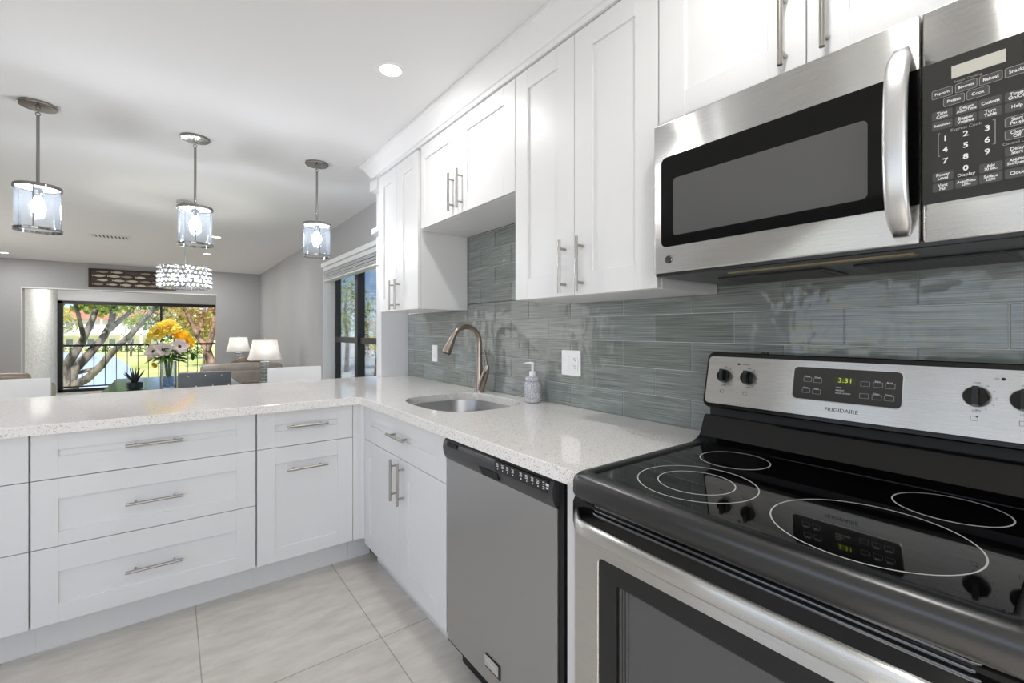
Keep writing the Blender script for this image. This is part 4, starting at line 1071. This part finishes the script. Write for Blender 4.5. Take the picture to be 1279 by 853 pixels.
pth = [(.012, -.008, .10), (.02, -.01, .25), (.07, -.02, .325), (.14, -.03, .325), (.195, -.03, .30)]
MB().tube(pth, .0028, 8).build('stem', M['stem'], sg)
leaves(sg, [((.14, -.03, .325), (.6, -.3, .5)), ((.16, -.03, .318), (.6, .3, -.4)), ((.18, -.03, .308), (.6, -.4, -.6)), ((.195, -.03, .30), (1, 0, -.2)), ((.17, -.03, .31), (.1, -.4, -.9))], .06, .035, M['leaf_flower'], rl)

al = thing('potted_aloe', 'spiky dark aloe in a low dark bowl on the glass table', 'plant', (-1.742, 4.32, .7502))
MB().lathe([(.0005, 0), (.048, 0), (.055, .006), (.058, .055), (.052, .056), (.050, .045), (.0005, .045)], (0, 0, 0), 28).build('bowl', M['bowl'], al)
MB().lathe([(.0005, .046), (.0505, .044)], (0, 0, 0), 20, (True, False)).build('soil', M['soil'], al)
ra = random.Random(4)
for i in range(13):
    a = 2 * PI * i / 13 + ra.uniform(-.15, .15); lean = .25 + .75 * (i % 3) / 2; ln = .165 - .03 * lean
    pts_ = [(math.cos(a) * (.006 + lean * ln * u ** 1.1 * .75), math.sin(a) * (.006 + lean * ln * u ** 1.1 * .75), .044 + ln * u * (1 - .28 * lean * u)) for u in (0, .3, .6, .85, 1.0)]
    MB().tube(pts_, [.0085, .0078, .0055, .003, .0008], 8).build('leaf', M['aloe'], al)

# ================================================================== LIVING ROOM
def sofa(name, label, x0, x1, y, m, depth=.92, top=.78):
    s = thing(name, label, 'sofa', ((x0 + x1) / 2, y, 0)); h = (x1 - x0) / 2
    MB().box(-h + .02, h - .02, .08, depth, .10, .42, .03, 3).build('base', m, s)
    MB().box(-h + .05, h - .05, 0, .20, .12, top - .09, .03, 3).build('back', m, s)
    MB().tube([(-h + .03, .12, top - .10), (-h + .06, .12, top - .10), (0, .12, top - .085), (h - .06, .12, top - .10), (h - .03, .12, top - .10)], [.075, .1, .103, .1, .075], 18).build('back_roll', m, s)
    for sx in (-1, 1):
        MB().box(sx * h - .10 if sx > 0 else -h - .08, h + .08 if sx > 0 else -h + .10, .04, depth, .10, .58, .05, 3).build('arm', m, s)
    n = 2
    for i in range(n):
        a = -h + .12 + (2 * h - .24) * i / n; b = -h + .12 + (2 * h - .24) * (i + 1) / n
        MB().box(a + .005, b - .005, .20, depth + .02, .42, .55, .04, 3).build('seat_cushion', m, s)
        MB().box(a + .01, b - .01, .20, .36, .55, top - .02, .05, 3).build('back_cushion', m, s)
    for sx in (-1, 1):
        for yy in (.1, depth - .08): MB().cyl((sx * (h - .08), yy, 0), (sx * (h - .08), yy, .105), .022, 10).build('foot', M['blackmatte'], s)
    return s
sofa('sofa', 'taupe leather sofa with its rolled back to the kitchen, behind the table lamp', -1.20, -.14, 6.42, M['sofa'], top=.80)
sofa('sofa', 'brown leather sofa with a rounded back at the left edge of the view', -3.95, -2.80, 6.75, M['sofabrown'], top=.765)
tc_ = thing('throw_pillow', 'brown leather pillow standing on the taupe sofa beside the lamp', 'pillow', (-.545, 6.95, .5502))
pl = MB(); pl.ball((0, 0, .168), .19, (1.35, .42, .88), 20, 12); pl.build('cushion', M['sofabrown'], tc_)
def end_table(x, y, label):
    t_ = thing('end_table', label, 'table', (x, y, 0), 0, 'lamp tables by the sofa')
    MB().box(-.25, .25, -.20, .20, .53, .56, .004).build('table_top', M['darkwood'], t_)
    for sx in (-1, 1):
        for sy in (-1, 1): MB().box(sx * .22 - .02, sx * .22 + .02, sy * .17 - .02, sy * .17 + .02, 0, .53, .003).build('leg', M['darkwood'], t_)
    MB().box(-.235, .235, -.185, .185, .16, .18, .003).build('lower_shelf', M['darkwood'], t_)
end_table(-.469, 6.02, 'dark wood lamp table behind the taupe sofa')
end_table(-.452, 9.20, 'dark wood lamp table in the far right corner')
def lamp(x, y, label):
    p = thing('table_lamp', label, 'lamp', (x, y, .5602), 0, 'crystal table lamps')
    MB().box(-.075, .075, -.075, .075, 0, .022, .003).build('base', M['chrome'], p)
    MB().cyl((0, 0, .02), (0, 0, .34), .006, 10).build('stem', M['chrome'], p)
    for i in range(6):
        MB().box(-.058, .058, -.058, .058, .026 + i * .044, .026 + i * .044 + .034, .007, 2).build('crystal_block', M['vaseglass'], p)
        MB().box(-.046, .046, -.046, .046, .0605 + i * .044, .0605 + i * .044 + .009, .002).build('spacer', M['trimwhite'], p)
    def sr(hx, hy, z, c=.035): return [(x_, y_, z) for x_, y_ in rrect(-hx, hx, -hy, hy, c, 4)]
    prof_ = [(.198, .315), (.186, .345), (.170, .40), (.155, .47), (.145, .53), (.139, .578)]
    MB().ring_loft([sr(a, a * .80, z) for a, z in prof_], (False, False)).build('shade', M['shade'], p, angle=40)
    MB().ring_loft([sr(.199, .1595, .313), sr(.199, .1595, .321), sr(.194, .1545, .321), sr(.194, .1545, .313)], (False, False)).build('shade_trim', M['shade'], p)
    MB().cyl((0, 0, .34), (0, 0, .60), .003, 8).lathe([(.0005, .612), (.009, .604), (.007, .592), (.0005, .588)], (0, 0, 0), 14).cyl((-.142, 0, .572), (.142, 0, .572), .002, 8).cyl((0, -.113, .572), (0, .113, .572), .002, 8).build('finial', M['chrome'], p)
    MB().ball((0, 0, .44), .028, (1, 1, 1.3), 14, 10).build('bulb', M['bulb'], p)
    light('lamp', 'POINT', TABLE_LAMP_W, p, (0, 0, .475), (1, .95, .88), .03)
lamp(-.469, 6.02, 'larger looking white shaded crystal table lamp in front of the taupe sofa back')
lamp(-.452, 9.20, 'white shaded crystal table lamp in the far corner, left of the nearer lamp')

# ================================================================== OUTDOORS
GZ = -2.8
struct(MB().box(-160, 8.0, -60, 330, GZ - .3, GZ).build('lawn', M['grass']))
struct(MB().box(-160, -4.5, -60, 13, GZ - .02, GZ + .02).build('bounce_ground', M['bounce_ground']))  # unseen grey sheet over the lawn, added to neutralise bounce into the kitchen
struct(MB().box(8.0, 160, -40, 330, GZ - .3, GZ).build('pavement', M['concrete']))
pond_pts = [(-9, 31), (-3.2, 31), (-3.5, 42), (-4.2, 54), (-5.6, 70), (-8.4, 92), (-11.5, 108), (-17, 118), (-30, 118), (-34, 60), (-22, 34)]
struct(MB().prism(pond_pts, 'z', GZ - .05, GZ + .03).build('pond', M['pond']))

def foliage(parent, blobs, n, size, m, rnd):
    mb = MB(); bm_ = mb.bm; tot = sum(b[3] ** 2 for b in blobs)
    for (cx, cy, cz, r) in blobs:
        for _ in range(int(n * r * r / tot)):
            v = Vector((rnd.gauss(0, 1), rnd.gauss(0, 1), rnd.gauss(0, 1))).normalized() * r * rnd.uniform(.45, 1.0) ** .6
            c = Vector((cx, cy, cz)) + Vector((v.x, v.y, v.z * .8))
            a = Vector((rnd.gauss(0, 1), rnd.gauss(0, 1), rnd.gauss(0, 1))).normalized(); b = a.cross(Vector((rnd.gauss(0, 1), rnd.gauss(0, 1), rnd.gauss(0, 1)))).normalized()
            s_ = size * rnd.uniform(.6, 1.3)
            bm_.faces.new([bm_.verts.new(c + a * s_), bm_.verts.new(c + b * s_ * .5), bm_.verts.new(c - a * s_), bm_.verts.new(c - b * s_ * .5)])
    me = bpy.data.meshes.new('foliage'); bm_.to_mesh(me); bm_.free(); me.materials.append(m)
    o = bpy.data.objects.new('foliage', me); COL.objects.link(o); o.parent = parent
    return o
ro = random.Random(21)
def rel(pts, o): return [(p[0] - o[0], p[1] - o[1], p[2] - o[2]) for p in pts]
# big grey-barked tree with splayed limbs
O = (-4.05, 18.0, GZ)
tr = thing('tree', 'large grey barked tree with splayed limbs left of the flowers, outside the far opening', 'tree', O)
tk = MB(); tk.tube(rel([(-4.05, 18, GZ - .1), (-4.1, 18, -1.8), (-4.05, 18, -.9), (-4.0, 18, -.45)], O), [.5, .38, .33, .28], 14)
def limb(pts, r): MB().tube(rel(pts, O), [q * .47 for q in r], 12).build('limb', M['bark'], tr)
tk.build('trunk', M['bark'], tr)
limb([(-4.02, 18.0, -.58), (-4.07, 18.1, -.11), (-3.94, 18.2, .41), (-3.72, 18.3, .87), (-3.59, 18.4, 1.24), (-3.47, 18.5, 1.65), (-3.37, 18.6, 2.06), (-3.3, 18.8, 2.9), (-3.0, 19, 3.9)], [.36, .34, .27, .22, .19, .17, .15, .12, .08])
limb([(-3.70, 18.25, .9), (-3.63, 18.0, 1.1), (-3.68, 17.8, 1.53), (-3.73, 17.6, 1.93), (-3.9, 17.4, 2.7), (-4.1, 17.2, 3.6)], [.17, .14, .11, .1, .08, .06])
limb([(-3.99, 18.0, -.54), (-3.87, 18.15, .07), (-3.58, 18.3, .47), (-3.22, 18.45, 1.04), (-3.04, 18.6, 1.5), (-2.99, 18.75, 2.0), (-3.0, 18.9, 2.6), (-2.8, 19.1, 3.6)], [.34, .30, .26, .22, .19, .17, .14, .1])
limb([(-3.16, 18.48, 1.18), (-2.87, 18.7, 1.56), (-2.64, 18.9, 1.83), (-2.35, 19.1, 2.3), (-2.0, 19.3, 3.2)], [.17, .15, .13, .11, .08])
limb([(-3.99, 18.0, -.74), (-3.86, 17.85, -.40), (-3.51, 17.7, -.18), (-3.19, 17.55, .2), (-3.02, 17.4, .47), (-2.75, 17.25, .83), (-2.5, 17.1, 1.1), (-2.15, 16.95, 1.61), (-1.8, 16.8, 2.1), (-1.3, 16.7, 2.9)], [.32, .28, .24, .22, .2, .18, .17, .15, .12, .08])
limb([(-3.9, 18.2, -.05), (-3.75, 18.3, -.02), (-3.4, 18.3, .08), (-3.15, 18.0, .18)], [.12, .12, .12, .1])
foliage(tr, [(.2, 1.2, 5.9, 1.6), (1.3, -.6, 5.5, 1.1), (-1.2, 0, 5.8, 1.3), (.6, 3.2, 5.2, .8)], 3200, .13, M['leaf_green'], ro)
# reddish tree at the right of the opening
O = (-.02, 20.0, GZ)
tr = thing('tree', 'reddish barked tree right of the flowers, outside the far opening', 'tree', O)
MB().tube(rel([(0.05, 20, GZ - .1), (-.02, 20, -1.6), (-.2, 20.1, -.19), (-.4, 20.2, .62), (-.7, 20.3, 1.11), (-.95, 20.4, 1.79), (-1.3, 20.6, 2.6)], O), [.26, .2, .16, .13, .09, .07, .05], 12).build('trunk', M['bark_red'], tr)
def limb(pts, r): MB().tube(rel(pts, O), [q * .75 for q in r], 10).build('limb', M['bark_red'], tr)
limb([(-.38, 20.1, .5), (-.27, 20.1, .9), (-.14, 20.2, 1.7), (-.0, 20.3, 2.7)], [.16, .13, .11, .08])
limb([(-.68, 20.3, 1.08), (-.58, 20.1, 1.5), (-.45, 20.2, 2.2), (-.3, 20.3, 2.9)], [.11, .09, .07, .05])
limb([(-.2, 20.1, -.15), (.05, 20.1, .4), (.3, 20.2, 1.1), (.4, 20.3, 2.0)], [.13, .11, .09, .07])
foliage(tr, [(-.2, .5, 4.4, .8), (.4, .3, 4.6, .9), (-1.1, .8, 4.7, .8), (-.4, 1.3, 5.0, 1.2), (.5, .2, 3.7, .45)], 1500, .075, M['leaf_rust'], ro)
foliage(tr, [(-1.0, 1.7, 4.5, .6), (-.4, 1.6, 4.0, .6), (-.9, 1.2, 5.2, .6)], 700, .08, M['leaf_yellow'], ro)
# low palm-like shrub at the foot of the left tree
O = (-4.75, 16.6, GZ)
sh_ = thing('shrub', 'strap leaved green shrub at the foot of the grey tree', 'shrub', O)
st_ = MB()
for i in range(26):
    a = ro.uniform(0, 2 * PI); ln = ro.uniform(1.5, 2.9); sp_ = ro.uniform(.1, .5)
    st_.tube([(math.cos(a) * sp_ * ln * u * u * .6, math.sin(a) * sp_ * ln * u * u * .6, ln * u) for u in (0, .35, .7, 1)], [.05, .05, .04, .008], 5)
st_.build('leaf', M['leaf_green'], sh_)
# farther trees and hedges
def bg_tree(x, y, h, r, m, label, n=900, size=None, trunk=True):
    t_ = thing('tree', label, 'tree', (x, y, GZ), 0, 'trees across the pond')
    MB().tube([(0, 0, -.1), (.05 * r, 0, h * .35), (0, 0, h * .7)], [.09 * r, .07 * r, .04 * r], 8).build('trunk', M['bark'], t_)
    foliage(t_, [(0, 0, h - r * .8, r), (-.6 * r, 0, h - r * 1.1, r * .65), (.65 * r, .2 * r, h - r * 1.15, r * .7), (0, -.4 * r, h - r * 1.5, r * .6)], n, size or r * .10, m, ro)
bg_tree(-14.2, 84, 7.6, 2.2, M['leaf_yellow'], 'yellow green tree in front of the left end of the white house')
bg_tree(-6.6, 92, 7.9, 1.8, M['leaf_green'], 'small green tree before the middle of the white house')
bg_tree(-6.5, 150, 12.5, 5.5, M['leaf_green'], 'green tree crown rising behind the red roof on the right')
bg_tree(-17.5, 164, 11.2, 5.0, M['leaf_yellow'], 'pale tree crown rising behind the red roof in the middle')
bg_tree(-29, 150, 11.0, 5.0, M['leaf_green'], 'green tree crown rising behind the red roof on the left')
bg_tree(1.5, 60, 8.6, 3.1, M['leaf_yellow'], 'bright yellow green tree behind the bouquet')
bg_tree(4.4, 46, 7.4, 2.6, M['leaf_green'], 'green tree behind the reddish tree')
bg_tree(-1.2, 78, 8.8, 3.2, M['leaf_dark'], 'dark green tree left of the bouquet beyond the lawn')
bg_tree(6.2, 70, 9.5, 3.6, M['leaf_yellow'], 'tall pale tree at the right end of the far opening')
for i, (x, y, r) in enumerate(((-12.5, 116, 1.1), (-8.9, 116, .9), (-5.6, 112, 1.2), (-3.3, 108, 1.0), (-17.5, 119, 1.2), (-.8, 100, 1.3), (1.6, 96, 1.2))):
    lb = ['left of the small windows', 'under the house windows', 'right of the white house door', 'by the right end of the white house', 'at the left end of the white house', 'beyond the lawn left of the bouquet', 'beyond the lawn behind the bouquet'][i]
    o_ = foliage(None, [(0, 0, r * .6, r), (r, .1, r * .5, r * .8), (-r, 0, r * .5, r * .8)], 420, .16, M['leaf_dark'], ro)
    o_.name = 'hedge'; o_.data.name = 'hedge'; o_.location = (x, y, GZ); tag(o_, 'low clipped dark hedge ' + lb, 'hedge', 'hedges by the lawn')
# white house with a red roof
ho = thing('house', 'long white house with a red tiled roof across the pond', 'house', (-14, 128, GZ))
MB().box(-12, 10.5, 0, 9, 0, 6.5).build('wall', M['housewall'], ho)
MB().prism([(-.9, 6.4), (10, 6.4), (4.6, 8.9)], 'x', -12.6, 11.1).build('roof', M['roofred'], ho)
for i, x in enumerate((-10.2, -7.4, -4.2, -1.0, 2.4, 5.4, 8.4)):
    for z in (.9, 4.1):
        wf = MB().box(x - .62, x + .62, -.12, .02, z + .2, z + 1.5, .02).build('window', M['trimwhite'], ho)
        MB().box(x - .5, x + .5, -.16, -.1, z + .32, z + 1.38).build('pane', mat('far_glass', (128, 134, 142), .3) if i == 0 and z < 1 else bpy.data.materials['far_glass'], wf)
MB().box(-12.2, 10.7, -1.6, .0, 3.1, 3.35).build('balcony_slab', M['housewall'], ho)
for x in (-12, -8.8, -5.6, -2.4, .8, 4, 7.2, 10.4): MB().box(x - .16, x + .16, -1.6, -1.3, 0, 6.4).build('column', M['housewall'], ho)
# trees seen through the side window
def side_tree(x, y, h, r, m, label, n, size):
    t_ = thing('tree', label, 'tree', (x, y, GZ), 0, 'trees outside the side window')
    MB().tube([(0, 0, -.1), (.1, 0, h * .3), (-.1, .1, h * .65), (.1, 0, h * .9)], [.22, .18, .12, .05], 10).build('trunk', M['bark'], t_)
    foliage(t_, [(0, 0, h - r, r), (-.5 * r, -.3 * r, h - r * 1.5, r * .7), (.6 * r, .4 * r, h - r * 1.4, r * .7), (.1 * r, .2 * r, h - r * .4, r * .55)], n, size, m, ro)
side_tree(12.3, 44.5, 9.3, 3.1, M['leaf_green'], 'airy green tree against the sky in the side window', 1500, .17)
side_tree(12.6, 37.2, 5.4, 1.7, M['leaf_rust'], 'low reddish tree at the right of the side window', 900, .13)
side_tree(24, 66, 5.6, 2.4, M['leaf_yellow'], 'small pale tree beyond the paving in the side window', 700, .2)
